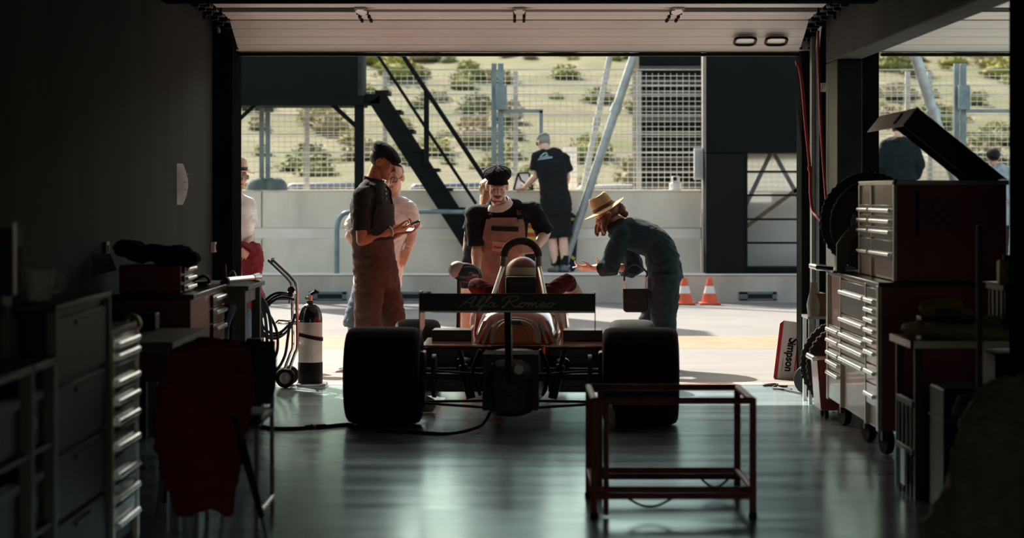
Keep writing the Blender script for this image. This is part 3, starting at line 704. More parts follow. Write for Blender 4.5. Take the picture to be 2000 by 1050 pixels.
    def strip(s, name, mat, pts, inf, w=.035, th=.006, parent=None):
        """a strap following (t, angle) points on the torso"""
        P_ = [s.tp(t, a, inf) for t, a in pts]; P_ = spline(P_, 5); rings = []; C0 = sum((p for p in P_), V((0, 0, 0)))/len(P_)
        ctr = s.J['chest']
        for i, p in enumerate(P_):
            d = (P_[min(i+1, len(P_)-1)]-P_[max(i-1, 0)]).normalized(); o = (p-ctr); o = (o-d*o.dot(d)).normalized(); x = d.cross(o).normalized()
            rings.append([p+x*w/2+o*th, p-x*w/2+o*th, p-x*w/2-o*th*.2, p+x*w/2-o*th*.2])
        return MB().loft(rings).build(name, mat, parent or s.root, smooth=40)
    def shoe(s, k, mat, sole=None):
        J = s.J; q = s.sc; a = J['an'+k]; d = J['to'+k].normalized(); z0 = a.z-.085*q; sd = V((-d.y, d.x, 0))
        mb = MB(); p = lambda f, z: V((a.x, a.y, z0+z))+d*f*q
        for o in (-.018, .018): mb.cap(p(-.05, .038)+sd*o*q*.6, .034*q, p(.10, .036)+sd*o*q, .033*q); mb.cap(p(.10, .034)+sd*o*q, .033*q, p(.165, .026)+sd*o*.6*q, .025*q)
        mb.cap(p(-.02, .04), .042*q, p(-.005, .095), .042*q)
        sh = mb.build('shoe', mat, s.root, remesh=.008, relax=3)
        outl = [p(.15*math.cos(t)+.055, 0)+sd*(.045*math.sin(t))*q for t in [2*math.pi*i/20 for i in range(20)]]
        MB().loft([outl, [v+V((0, 0, .014)) for v in outl]]).build('sole', sole or m_rubber, sh)
        return sh
    def hair(s, mat, mb=None, vox=.006, wr=.006):
        return mb.build('hair', mat, s.root, remesh=vox, relax=1, wr=wr, wscale=40)
    def flat_cap(s, mat, puffy=False, tilt=0.):
        vz, vd, vy = (.066, .030, .044) if puffy else (.042, .048, .050)
        R = s.H.to_3x3(); mb = MB()
        if puffy:
            R2 = R @ Matrix.Rotation(-.12, 3, 'X')
            mb.ell(s.hd((0, -.012, .098)), (.108, .116, .058), R2, 28, 16); mb.ell(s.hd((0, -.008, .070)), (.086, .104, .034), R2)
        else:
            R2 = R @ Matrix.Rotation(-.30, 3, 'X')
            mb.ell(s.hd((0, -.006, .084)), (.092, .124, .060), R2, 28, 16); mb.ell(s.hd((0, .052, .074)), (.080, .078, .034), R2); mb.ell(s.hd((0, -.03, .060)), (.086, .084, .046), R)
        c = mb.build('cap', mat, s.root, remesh=.006, relax=3, wr=.003, wscale=26)
        rings = []
        for j in range(13):
            a = math.radians(-68+136*j/12); x = .082*math.sin(a); y0 = vy+.050*math.cos(a); ext = vd*math.cos(a)**.7 if abs(a) < 1.55 else 0
            zz = vz-.010*(1-math.cos(a))
            A = s.hd((x*.98, y0, zz)); B = s.hd((x*1.05, y0+ext, zz-.018)); t = s.hd((0, 0, 1))-s.hd((0, 0, 0))
            rings.append([A-t*.004, B-t*.003, B+t*.003, A+t*.005])
        MB().loft(rings).build('visor', mat, c, smooth=60)
        if puffy:
            b = MB(); b.ell(s.hd((0, -.012, .148)), (.010, .010, .006)); b.build('button', mat, c)
            for k in range(8):
                a = 2*math.pi*k/8+.2
                pts = [Matrix(R2).to_3x3() @ V((.1085*math.sin(u)*math.cos(a), .1165*math.sin(u)*math.sin(a), .0585*math.cos(u))) + s.hd((0, -.012, .098)) for u in [.12+1.5*i/8 for i in range(9)]]
                MB().tube(pts, .0022, 6).build('seam', mat, c, smooth=180)
        return c
    def brim_hat(s, mat, band, brim=.155, crown=.115, tilt=0., off=(0, -.005, .052), droop=.02):
        Mx = s.H @ Matrix.Translation(V(off)) @ Matrix.Rotation(tilt, 4, 'X')
        def ringpt(rx, ry, z, t, wave=0.): return Mx @ V((rx*math.sin(t), ry*math.cos(t), z+wave))
        def shell(pr, nm, par):
            N = 36; mb = MB()
            mb.loft([[ringpt(rx, ry, z, 2*math.pi*j/N, w*math.cos(4*math.pi*j/N)) for j in range(N)] for rx, ry, z, w in pr])
            return mb.build(nm, mat if nm != 'band' else band, par, smooth=50)
        h = shell([(.078, .094, -.004, 0), (.082, .099, 0, 0), (.081, .097, crown*.5, 0), (.074, .088, crown*.9, .003), (.062, .074, crown, .006), (.03, .036, crown*.93, .004), (.004, .004, crown*.9, 0)], 'hat', s.root)
        shell([(.083, .100, .004, 0), (.0845, .1015, .006, 0), (.084, .101, .030, 0), (.082, .0985, .032, 0)], 'band', h)
        b = .080; shell([(b, b+.016, 0, 0), (brim*.8, brim*.8+.016, -droop*.3, .006), (brim, brim+.016, -droop, .012), (brim-.002, brim+.014, -droop-.006, .012), (brim*.8, brim*.8+.016, -droop*.3-.006, .006), (b, b+.014, -.006, 0)], 'brim', h)
        return h

# ------------------------------------------------------------------ man with phone
Y0 = 18.35
def Q(x, y, d=0.): return P(x, y, Y0+d)
f = Fig('person', 'standing man in dark flat cap and polo shirt looking down at a phone', (P(738, 0, Y0).x, Y0, 0), dict(
    head=Q(748, 318), hf=(.90, -.22, -.36), hu=(.3, 0, 1), neck=Q(730, 354), chest=Q(724, 406), pelvis=Q(734, 532), waist=Q(727, 470),
    shR=Q(706, 382, -.18), shL=Q(748, 377, .17), elR=Q(706, 470, -.20), elL=Q(757, 462, .20), wrR=Q(770, 449, -.05), wrL=Q(785, 452, .13),
    hdR=(1, .30, .12), hnR=(.1, .5, .9), hdL=(1, -.35, .12), hnL=(.0, -.4, .9), hpR=Q(722, 545, -.09), hpL=Q(748, 545, .09), knR=Q(717, 640, -.12), knL=Q(769, 638, .10),
    anR=Q(712, 722, -.10), anL=Q(770, 720, .14), toR=(.95, -.3, 0), toL=(.95, -.1, 0)), sc=1.05)
f.body(sk_brown, .75, .55); f.face()
f.hair(m_hairdark, MB().ell(f.hd((0, -.03, .03)), (.081, .088, .078), f.H.to_3x3()), wr=.002)
f.flat_cap(m_navy)
sh = f.shirt('polo_shirt', m_charc, slv=.78, inf=.014, end=.014, t0=.36, wr=.010)
f.trousers('dungarees', m_roseD, t1=.48, inf=.034, w=(.118, .100, .088), wr=.012)
bib = f.patch('bib', m_charc, .40, .66, -1.0, 1.0, .030, .012, shrink=.3, wr=.006)
f.strip('strap', m_charc, [(.66, -.5), (.78, -.55), (.88, -.75), (.92, -1.6)], .030, parent=bib); f.strip('strap', m_charc, [(.66, .5), (.78, .55), (.88, .75), (.92, 1.6)], .030, parent=bib)
MB().loft([[f.J['neck']+V((0, 0, dz))+V((r*math.cos(t), r*math.sin(t), .25*r*math.cos(t)*-1)) for t in [2*math.pi*i/24 for i in range(24)]] for r, dz in ((.088, -.035), (.082, .025), (.078, .027), (.080, -.03))]).build('collar', m_charc, sh, smooth=50)
for k, t in enumerate((.86, .80, .74)): MB().ell(f.tp(t, .08, .022), (.007, .007, .007)).build('button', m_bone, sh)
f.patch('pocket_flap', m_roseD, .16, .25, -1.75, -1.0, .027, .008, parent=bib)
d = (f.J['wrR']-f.J['elR']).normalized(); c = f.J['wrR']-d*.035; a_, b_ = frame(d)
MB().tube([c+(a_*math.cos(t)+b_*math.sin(t))*.038 for t in [2*math.pi*i/20 for i in range(20)]], .007, 8, closed=True).build('bracelet', m_bone, f.root, smooth=180)
MB().box(f.tp(.47, .55, .06), (.05, .012, .045), Matrix.Rotation(.4, 3, 'Z')).build('pass_card', mk('orange_white_card', (.75, .42, .26), .5), f.root)
f.shoe('R', m_shoe); f.shoe('L', m_shoe)
ph = thing('mobile_phone', 'dark mobile phone held in the hands of the man in flat cap', 'phone', Q(805, 438, .04))
Rp = Matrix.Rotation(math.radians(-20), 3, 'Y') @ Matrix.Rotation(math.radians(8), 3, 'X')
MB().box(Q(803, 437, .03), (.15, .075, .009), Rp).build('case', m_black, ph, bevel=.004); MB().box(Q(803, 437, .03)+Rp @ V((0, 0, .0052)), (.135, .066, .002), Rp).build('screen', mk('phone_glass', (.02, .025, .03), .08), ph)

# ------------------------------------------------------------------ man in white T-shirt
Y0 = 19.25
f = Fig('person', 'man with glasses in white T-shirt behind the man with the phone', (P(735, 0, Y0).x, Y0, 0), dict(
    head=Q(769, 347), hf=(-.22, -.92, -.18), neck=Q(765, 391), chest=Q(752, 435), pelvis=Q(738, 545), shR=Q(708, 412, -.02), shL=Q(796, 407, .0), elR=Q(683, 462, .05), elL=Q(805, 460, .04),
    wrR=Q(712, 495, -.08), wrL=Q(796, 488, -.08), hdR=(.6, -.2, -.5), hnR=(.3, .8, 0), hdL=(-.42, -.25, -.85), hnL=(.1, .95, -.3),
    hpR=Q(716, 556), hpL=Q(752, 556), knR=Q(692, 632, -.08), knL=Q(755, 640, -.05), anR=Q(689, 712, .0), anL=Q(752, 713), toR=(-.75, -.6, 0), toL=(.1, -1, 0)), sc=1.0, belly=.05)
f.body(sk_fair, .5, .6); f.face(m_hairgrey)
f.hair(m_hairgrey, MB().ell(f.hd((0, -.038, .045)), (.078, .078, .082), f.H.to_3x3()), wr=.003)
g = MB()
gl = None
for sx in (-1, 1):
    pts = [f.hd((sx*.031+x, .097-abs(x)*.08, .0+y)) for x, y in rrect(.050, .036, .012)]
    o = MB().tube(pts, .0026, 6, closed=True).build('glasses_rim', m_black, f.root if gl is None else gl); gl = gl or o
    MB().tube([f.hd((sx*.056, .088, .008)), f.hd((sx*.076, .03, .008)), f.hd((sx*.078, -.01, .006))], .0025, 6).build('temple', m_black, gl)
sh = f.shirt('t_shirt', m_whitec, slv=.70, inf=.026, end=.034, t0=.02, wr=.012, flare=.02, seed=5)
f.trousers('denim_shorts', m_denim, t1=.22, inf=.012, to=.52, w=(.105, .100, .09), seed=4)
c = f.J['wrL']+(f.J['elL']-f.J['wrL']).normalized()*.02; d = (f.J['wrL']-f.J['elL']).normalized(); a_, b_ = frame(d)
MB().tube([c+(a_*math.cos(t)+b_*math.sin(t))*.030 for t in [2*math.pi*i/20 for i in range(20)]], .006, 8, closed=True).build('watch', m_bone, f.root, smooth=180)
f.shoe('R', m_wshoe, m_bone); f.shoe('L', m_wshoe, m_bone)

# ------------------------------------------------------------------ mechanic in dungarees
Y0 = 18.55
f = Fig('person', 'mechanic in newsboy cap and dusty pink dungarees leaning over the racing car', (P(945, 0, Y0).x, Y0, 0), dict(
    head=Q(971, 364, -.22), hf=(.06, -.92, -.27), hu=(.02, -.2, 1), neck=Q(980, 412, -.08), chest=Q(983, 448, -.03), pelvis=Q(968, 555, .10), waist=Q(976, 495, .06),
    shR=Q(927, 416, -.05), shL=Q(1040, 408, -.02), elR=Q(931, 482, -.10), elL=Q(1066, 455, .02), wrR=Q(931, 535, -.24), wrL=Q(1043, 488, -.22), hdR=(.05, -.25, -.95), hnR=(.9, .1, 0), hdL=(-1, -.1, .02), hnL=(-.1, .75, -.75),
    hpR=Q(950, 566, .10), hpL=Q(988, 562, .10), knR=Q(942, 650, .02), knL=Q(966, 650, .10), anR=Q(938, 722, .05), anL=Q(962, 722, .14), toR=(-.2, -1, 0), toL=(.1, -1, 0)), sc=1.06)
f.body(sk_fair, .35, .95); f.face(m_hairred)
R = f.H.to_3x3()
f.hair(m_hairred, MB().ell(f.hd((0, -.035, .025)), (.080, .080, .072), R), wr=.003)
MB().tube([f.hd((-.036, .078, -.058)), f.hd((-.018, .096, -.051)), f.hd((0, .100, -.049)), f.hd((.018, .096, -.051)), f.hd((.036, .078, -.058))], [.003, .0075, .007, .0075, .003], 8).build('moustache', m_stubble, f.root, smooth=180)
mb = MB().ell(f.hd((0, .058, -.094)), (.036, .036, .022), R); mb.ell(f.hd((-.035, .034, -.082)), (.018, .034, .026), R); mb.ell(f.hd((.035, .034, -.082)), (.018, .034, .026), R)
mb.build('beard', m_stubble, f.root, remesh=.005, relax=1)
f.flat_cap(m_blackc, puffy=True)
sh = f.shirt('sweatshirt', m_navy, slv={'R': 1.08, 'L': 1.06}, inf=.016, end=.016, t0=.36, t1=.965, wr=.011, seed=9)
NK = f.J['neck']; up_ = (f.hd((0, -.02, -.05))-NK).normalized(); FW = f.Y[-1]; FW = (FW-up_*FW.dot(up_)).normalized(); RT = FW.cross(up_)
for sx in (-1, 1):
    band = []
    for i in range(13):
        t = math.radians(22+158*i/12)*sx; d = FW*math.cos(t)+RT*math.sin(t); c_ = max(0, math.cos(t))**2; pt = .05*max(0, 1-abs(t)/.75)
        band.append((NK+up_*(.105-.050*c_)+d*(.072+.012*c_), NK+up_*(.060-.045*c_-pt*.9)+d*(.100+.042*c_)+RT*sx*pt*.5))
    MB().loft([[a, b, b+(b-NK).normalized()*.006, a+(a-NK).normalized()*.006] for a, b in band]).build('collar', m_collar, sh, smooth=50)
tr = f.trousers('dungarees', m_rose, t1=.46, inf=.036, w=(.112, .096, .088), wr=.014, seed=3)
bib = f.patch('bib', m_rose, .34, .70, -1.15, 1.15, .032, .013, shrink=.42, wr=.008)
pk = f.patch('pocket', m_rose, .53, .625, -.46, .46, .046, .006, parent=bib)
f.patch('pocket_opening', m_slot, .622, .645, -.42, .42, .049, .004, parent=bib)
bg = f.patch('badge', mk('pink_leather_badge', (.62, .36, .27), .6), .500, .570, -.36, .10, .054, .004, parent=bib)
q = f.tp(.535, -.13, .0605); fx = (f.tp(.535, -.03, .0605)-f.tp(.535, -.23, .0605)).normalized(); fz = (f.tp(.56, -.13, .0605)-f.tp(.51, -.13, .0605)).normalized(); fn = fx.cross(fz)
Mt = Matrix.Translation(q+fn*.001) @ Matrix((fx, fz, fn)).transposed().to_4x4()
lettering('badge_text', 'Kramer', .028, Mt, mk('brown_print', (.16, .06, .03), .7), bg, ext=.001, shear=.1, bold=.0006, width=.95)
for sx in (-1, 1):
    st = f.strip('strap', m_strap, [(.67, sx*.52), (.76, sx*.56), (.84, sx*.66), (.90, sx*.95), (.915, sx*1.7)], .032, w=.042, parent=bib)
    f.patch('buckle', m_black, .69, .72, sx*.53-.12, sx*.53+.12, .040, .008, parent=bib)
lg = f.patch('chest_logo', mk('red_embroidery', (.5, .08, .06), .8), .765, .785, .62, .98, .026, .004, parent=sh)
d = (f.J['wrR']-f.J['elR']).normalized(); c = f.J['wrR']-d*.03; a_, b_ = frame(d)
MB().tube([c+(a_*math.cos(t)+b_*math.sin(t))*.033 for t in [2*math.pi*i/20 for i in range(20)]], .006, 8, closed=True).build('wristband', m_bone, f.root, smooth=180)
f.shoe('R', m_shoe); f.shoe('L', m_shoe)

# ------------------------------------------------------------------ long haired person behind the mechanic
Y0 = 19.6
f = Fig('person', 'person with long reddish hair mostly hidden behind the mechanic in dungarees', (P(928, 0, Y0).x, Y0, 0), dict(
    head=Q(958, 376), hf=(.85, -.3, -.4), neck=Q(950, 412), chest=Q(945, 448), pelvis=Q(930, 545), shR=Q(921, 428), shL=Q(975, 426), elR=Q(911, 488, .02), elL=Q(985, 485), wrR=Q(936, 520, -.12), wrL=Q(972, 530, -.12),
    hdR=(.8, -.3, -.3), hnR=(.3, .4, -.8), hdL=(-.5, -.4, -.4), hnL=(-.3, .4, -.8), hpR=Q(916, 552), hpL=Q(944, 552), knR=Q(912, 632, -.04), knL=Q(940, 634, -.02), anR=Q(912, 703), anL=Q(940, 704), toR=(-.1, -1, 0), toL=(.1, -1, 0)), sc=.95, bulk=.9)
f.body(sk_fair, .7, .6); f.face(m_hairred)
mb = MB().ell(f.hd((0, -.02, .03)), (.088, .105, .095), f.H.to_3x3())
for sx in (-1, 1): mb.cap(f.hd((sx*.075, -.01, 0)), .035, f.hd((sx*.088, .02, -.13)), .026)
f.hair(mk('light_brown_hair', (.34, .19, .10), .5, var=.3, scale=26, stretch=(7, 7, 1)), mb, wr=.006)
f.shirt('black_top', m_blackc, slv=.35, inf=.012, t0=.08, seed=11)
f.trousers('beige_trousers', cloth('beige_chinos', (.58, .50, .40)), t1=.25, to=1.0, w=(.095, .075, .07), seed=12)
f.shoe('R', m_shoe); f.shoe('L', m_shoe)

# ------------------------------------------------------------------ woman bending to take a picture
Y0 = 19.5
f = Fig('person', 'woman in tan hat and dark boiler suit bending forward with a phone', (P(1292, 0, Y0).x, Y0, 0), dict(
    head=Q(1184, 418), hf=(-.87, -.12, -.47), hu=(-.45, 0, .8), neck=Q(1212, 437), chest=Q(1240, 458), pelvis=Q(1299, 528), waist=Q(1283, 478), shL=Q(1214, 455, -.17), shR=Q(1212, 450, .17),
    elL=Q(1190, 522, -.20), elR=Q(1240, 525, .26), wrL=Q(1158, 523, -.12), wrR=Q(1196, 521, .14), hdL=(-1, .12, -.02), hnL=(.2, .5, .8), hdR=(-1, .0, .15), hnR=(.1, -.4, .8),
    hpL=Q(1297, 540, -.09), hpR=Q(1303, 538, .09), knL=Q(1296, 628, -.09), knR=Q(1272, 630, .09), anL=Q(1304, 712, -.09), anR=Q(1270, 710, .12), toL=(-1, -.1, 0), toR=(-1, .1, 0)), sc=.98)
f.body(sk_tan, .6, .5); f.face(m_hairred)
R = f.H.to_3x3()
mb = MB().ell(f.hd((0, -.03, .02)), (.090, .100, .092), R)
rr = random.Random(5)
for k in range(16):
    x = rr.uniform(-.085, .085); y = rr.uniform(-.09, .075); p0 = f.hd((x, y, .0)); dz = rr.uniform(.05, .11)
    if k < 9: x = -.08+rr.uniform(-.01, .02) if k % 2 else .08+rr.uniform(-.02, .01); p0 = f.hd((x, rr.uniform(-.02, .07), -.01))
    p1 = p0+V((rr.uniform(-.03, .03), rr.uniform(-.02, .02), -dz)); p2 = p1+V((rr.uniform(-.02, .03), rr.uniform(-.02, .02), -.05)); mb.tube(spline([p0, p1, p2], 4), [.017]*4+[.015]*4+[.008], 7)
mb.tube(spline([f.hd((0, -.07, .02)), f.hd((0, -.13, .0)), Q(1216, 414), Q(1226, 421)], 4), [.045]*4+[.04]*4+[.03]*4+[.014], 10)
f.hair(m_hairred, mb, wr=.008)
f.brim_hat(m_felt, mk('hat_band', (.10, .065, .035), .8), brim=.182, crown=.125, tilt=-.02, droop=.012)
f.trousers('boiler_suit_legs', m_teal_d, t1=.42, inf=.025, w=(.135, .112, .10), wr=.014, seed=6)
f.shirt('boiler_suit_top', m_teal_d, slv=1.78, inf=.024, end=.022, t0=.2, wr=.013, seed=7)
f.shoe('R', m_wshoe); f.shoe('L', m_wshoe)
c = Q(1133, 520, -.10)
ph = thing('mobile_phone', 'pale mobile phone held out by the bending woman in the hat', 'phone', c)
MB().box(c, (.13, .07, .010), Matrix.Rotation(-.15, 3, 'Y')).build('case', m_bone, ph, bevel=.004); MB().box(c+V((0, 0, -.006)), (.12, .06, .002), Matrix.Rotation(-.15, 3, 'Y')).build('screen', MATS['phone_glass'], ph)
# handbag
c = Q(1241, 585, -.10)
t = thing('handbag', 'black handbag hanging from the bending woman on a gold chain', 'handbag', c)
bd = MB().prism([(-.105, -.085), (-.085, -.105), (.07, -.105), (.10, -.09), (.108, .06), (.10, .09), (-.10, .09), (-.11, .06)], c-V((0, .04, 0)), (1, 0, 0), (0, 0, 1), (0, .08, 0)).build('bag_body', mk('black_leather', (.006, .006, .006), .45, spec=.3), t, bevel=.014, seg=3)
MB().prism([(-.11, .095), (.108, .095), (.10, .0), (.0, -.03), (-.10, .0)], c-V((0, .05, 0)), (1, 0, 0), (0, 0, 1), (0, .012, 0)).build('flap', MATS['black_leather'], bd, bevel=.006)
m_gold = mk('gold_chain', (.6, .36, .16), .3, .9)
for (x0, x1, xt, yt) in ((-.085, 0, 1219, 548), (.085, 0, 1262, 540)):
    p0 = c+V((x0, 0, .09)); p1 = Q(xt, yt, -.12); n = 9; b = MB()
    ch = None
    for k in range(n):
        q0 = p0.lerp(p1, k/n); q1 = p0.lerp(p1, (k+1)/n); d = (q1-q0); a_, b_ = frame(d); s_ = a_ if k % 2 else b_
        o = MB().tube([q0+d*.5+d.normalized()*math.cos(tt)*d.length*.62+s_*math.sin(tt)*.009 for tt in [2*math.pi*i/10 for i in range(10)]], .0028, 5, closed=True).build('chain_link', m_gold, t, smooth=180)
MB().tube(spline([Q(1219, 548, -.12), Q(1222, 530, -.14), Q(1240, 515, -.17), Q(1262, 530, -.16), Q(1262, 540, -.12)], 5), .008, 7).build('strap', MATS['black_leather'], t)

# ------------------------------------------------------------------ man in black T-shirt at the pit wall
Y0 = 32.25
f = Fig('person', 'man in black T-shirt and shorts seen from behind leaning over the pit wall', (P(1085, 0, Y0).x, Y0, .387), dict(
    head=Q(1062, 279, .12), hf=(-.28, .80, -.40), hu=(-.1, .35, 1), neck=Q(1069, 297, .06), chest=Q(1077, 325, .03), pelvis=Q(1086, 402), shL=Q(1049, 306, .02), shR=Q(1101, 308, .04), elL=Q(1047, 343, .08), elR=Q(1108, 346, .12), wrL=Q(1025, 366, .30), wrR=Q(1100, 372, .36),
    hdL=(-.6, .8, -.1), hnL=(0, 0, -1), hdR=(-.4, .8, -.1), hnR=(0, 0, -1), hpL=Q(1077, 410), hpR=Q(1096, 410), knL=Q(1079, 468, .02), knR=Q(1100, 466, .0), anL=Q(1086, 519, .05), anR=Q(1103, 518, .0), toL=(-.45, .8, 0), toR=(.2, .9, 0)), sc=1.06, belly=.03, bulk=1.08)
f.body(sk_fair, .4, .4, vox=.008); 
f.hair(m_hairgrey, MB().ell(f.hd((0, -.028, .03)), (.080, .088, .078), f.H.to_3x3()), wr=.003)
mb = MB().ell(f.hd((0, -.006, .062)), (.086, .106, .072), f.H.to_3x3()); cp = mb.build('cap', mk('grey_cap_cloth', (.13, .15, .15), .9), f.root, remesh=.008, relax=1)
rings = []
for j in range(9):
    a = math.radians(-65+130*j/8); rings.append([f.hd((.075*math.sin(a), .05+.05*math.cos(a), .045)), f.hd((.08*math.sin(a), .05+.12*math.cos(a), .035)), f.hd((.08*math.sin(a), .05+.12*math.cos(a), .042)), f.hd((.075*math.sin(a), .05+.05*math.cos(a), .055))])
MB().loft(rings).build('visor', MATS['grey_cap_cloth'], cp)
sh = f.shirt('t_shirt', m_blackc, slv=.68, inf=.022, end=.03, t0=.02, flare=.02, wr=.012, vox=.012, seed=13)
pr = f.patch('back_print', mk('grey_blue_print', (.33, .42, .47), .8), .735, .765, math.pi-1.05, math.pi+.05, .030, .004, parent=sh)
f.patch('back_print', MATS['grey_blue_print'], .775, .79, math.pi-.95, math.pi-.1, .030, .004, parent=sh)
rg = [f.tp(.82+.035*math.sin(t), math.pi-.5+.30*math.cos(t), .032) for t in [2*math.pi*i/20 for i in range(20)]]
MB().tube(rg, .009, 6, closed=True).build('back_print', MATS['grey_blue_print'], sh)
f.trousers('shorts', m_blackc, t1=.2, to=.47, w=(.115, .11, .1), vox=.012, seed=14)
f.shoe('R', mk('grey_trainer', (.14, .15, .15), .7)); f.shoe('L', MATS['grey_trainer'])
for k in 'RL': MB().cyl(f.J['an'+k], f.J['an'+k]+V((0, 0, .14)), .050, .056).build('sock', m_blackc, f.root)
t = thing('folding_stand', 'black framed folding display stand on the pit wall by the leaning man', 'stand', P(1018, 372, 32.85))
a = P(1003, 371, 32.85); b = P(1012, 338, 32.85); c = P(1033, 337, 32.85); d = P(1041, 371, 32.85); m_ = P(1018, 352, 32.85)
for p0, p1 in ((a, b), (b, c), (c, d), (m_, b), (m_, d), (a, d)): MB().tube([p0, p1], .014, 8).build('frame_tube', m_black, t)
MB().prism([(0, 0), (.05, .22), (.11, .12), (.08, 0)], a+V((0, .01, 0)), (1, 0, 0), (0, 0, 1), (0, .008, 0)).build('sheet', m_whitec, t)
MB().prism([(0, .11), (.0, .23), (.14, .24), (.17, .05)], P(1016, 371, 32.9), (1, 0, 0), (0, 0, 1), (0, .008, 0)).build('sheet', m_whitec, t)
# bag and pit board things on the kerb behind him
t = thing('equipment_bag', 'dark blue bag with yellow marks leaning on the pit wall behind the tube', 'bag', P(1100, 533, 32.5))
q = P(1100, 0, 32.5)
MB().prism([(-.16, 0), (.17, 0), (.22, .75), (.10, .86), (-.14, .84), (-.20, .6)], V((q.x, 32.42, .39)), (1, 0, 0), (0, 0, 1), (.0, .22, 0)).build('bag_body', cloth('navy_nylon', (.012, .025, .05)), t, bevel=.05, seg=3)
for k, (x, z) in enumerate(((.12, .74), (.11, .53), (.13, .2), (.0, .7), (-.03, .3))): MB().box((q.x+x, 32.405, .39+z), (.07, .02, .04), Matrix.Rotation(.3*k, 3, 'Y')).build('yellow_mark', mk('yellow_print', (.62, .48, .03), .7), t, bevel=.006)
t = thing('pit_board', 'small board with red and yellow stripes on the kerb behind the mechanic', 'board', P(1036, 533, 32.6))
q = P(1040, 0, 32.6)
for k, (cc, nm) in enumerate(((mk('board_yellow', (.65, .48, .06), .6), 'yellow_stripe'), (mk('board_red', (.55, .05, .03), .6), 'red_stripe'), (MATS['board_yellow'], 'yellow_stripe'), (MATS['board_red'], 'red_stripe'), (MATS['board_yellow'], 'yellow_stripe'))):
    MB().bb((q.x-.11, 32.58, 1.06-.06*k), (q.x+.07, 32.61, 1.12-.06*k)).build(nm, cc, t)
MB().bb((q.x-.11, 32.61, .39), (q.x+.07, 32.63, 1.12)).build('backing', m_black, t)
lettering('number', '2', .2, Matrix.Translation((q.x+.02, 32.575, .75)) @ Matrix.Rotation(math.pi/2, 4, 'X'), MATS['board_yellow'], t, bold=.004)

# ------------------------------------------------------------------ man in straw hat at the left jamb
Y0 = 20.2
f = Fig('person', 'man in straw hat and sunglasses half hidden by the left door jamb', (P(462, 0, Y0).x, Y0, 0), dict(
    head=Q(464, 344), hf=(.50, -.82, -.06), neck=Q(458, 385), chest=Q(455, 428), pelvis=Q(455, 535), shR=Q(414, 402, -.05), shL=Q(484, 398, .05), elR=Q(405, 460), elL=Q(488, 462, .0), wrR=Q(430, 490, -.18), wrL=Q(480, 487, -.20),
    hdR=(.7, -.3, 0), hnR=(0, .3, -.9), hdL=(.1, -.9, -.1), hnL=(-.5, .2, -.8), hpR=Q(438, 546), hpL=Q(472, 546), knR=Q(436, 628), knL=Q(474, 626), anR=Q(434, 698), anL=Q(474, 696), toR=(.2, -1, 0), toL=(.5, -1, 0)), sc=1.02)
f.body(sk_tan, .5, .7, vox=.007); f.face(m_hairgrey)
f.hair(m_hairgrey, MB().ell(f.hd((0, -.035, .02)), (.080, .082, .072), f.H.to_3x3()), wr=.003)
f.brim_hat(m_straw, mk('dark_green_band', (.06, .07, .05), .8), brim=.145, crown=.105, droop=.012)
mb = MB()
for sx in (-1, 1): mb.prism(rrect(.058, .042, .016), f.hd((sx*.032, .094, -.002)), f.hd((1, 0, 0))-f.hd((0, 0, 0)), f.hd((0, 0, 1))-f.hd((0, 0, 0)), (f.hd((0, 1, 0))-f.hd((0, 0, 0)))*.008)
mb.bar(f.hd((-.012, .098, .008)), f.hd((.012, .098, .008)), .006, .006)
for sx in (-1, 1): mb.tube([f.hd((sx*.06, .095, .008)), f.hd((sx*.079, .03, .008)), f.hd((sx*.08, -.01, .004))], .004, 6)
mb.build('sunglasses', mk('black_lens', (.008, .008, .01), .1), f.root)
f.shirt('shirt', m_lightshirt, slv=.6, inf=.018, end=.02, t0=.12, seed=15)
f.trousers('trousers', cloth('blue_grey_trousers', (.10, .14, .18)), t1=.26, w=(.11, .09, .08), seed=16)
f.shoe('R', m_shoe); f.shoe('L', m_shoe)
# maroon jacket carried over the arm
mb = MB(); c = Q(485, 490, -.22); rings = []
for k, (px, py, w, d) in enumerate(((483, 474, .05, .06), (486, 480, .085, .10), (491, 500, .095, .10), (494, 524, .085, .09), (494, 548, .07, .08), (500, 575, .085, .09), (506, 600, .075, .08), (505, 622, .05, .05))):
    p = Q(px, py, -.2); rings.append([p+V((w*math.cos(t)*(1+.18*math.sin(3*t+k)), d*math.sin(t), .02*math.sin(2*t+k))) for t in [2*math.pi*i/24 for i in range(24)]])
tag(mb.loft(rings).build('jacket', m_maroon, remesh=.009, relax=2, wr=.016, wscale=8, seed=21), 'maroon jacket hanging over the arm of the man in straw hat', 'jacket')

# ------------------------------------------------------------------ two people in the neighbouring bay
Y0 = 31.9
MBs = tag(MB().bb((P(1700, 0, Y0).x, 31.65, .387), (P(1830, 0, Y0).x, 32.3, .70)).build('step_box', m_darksteel, bevel=.01), 'dark step at the pit wall under the person in the dark jacket', 'step')
f = Fig('person', 'person in dark jacket seen from behind under the open tool chest lid', (P(1757, 0, Y0).x, Y0, .70), dict(
    head=Q(1754, 252), hf=(.1, .95, -.25), neck=Q(1755, 274), chest=Q(1757, 302), pelvis=Q(1758, 372), shL=Q(1732, 284), shR=Q(1781, 284), elL=Q(1722, 322), elR=Q(1791, 322), wrL=Q(1733, 352, .12), wrR=Q(1782, 352, .12),
    hdL=(.4, .6, -.3), hnL=(.6, -.5, 0), hdR=(-.4, .6, -.3), hnR=(-.6, -.5, 0), hpL=Q(1748, 378), hpR=Q(1768, 378), knL=Q(1747, 436), knR=Q(1768, 436), anL=Q(1747, 474), anR=Q(1768, 474), toL=(0, 1, 0), toR=(.1, 1, 0)), sc=1.05, bulk=1.1)
f.J['anL'].z = f.J['anR'].z = .785; f.J['knL'].z = f.J['knR'].z = 1.17
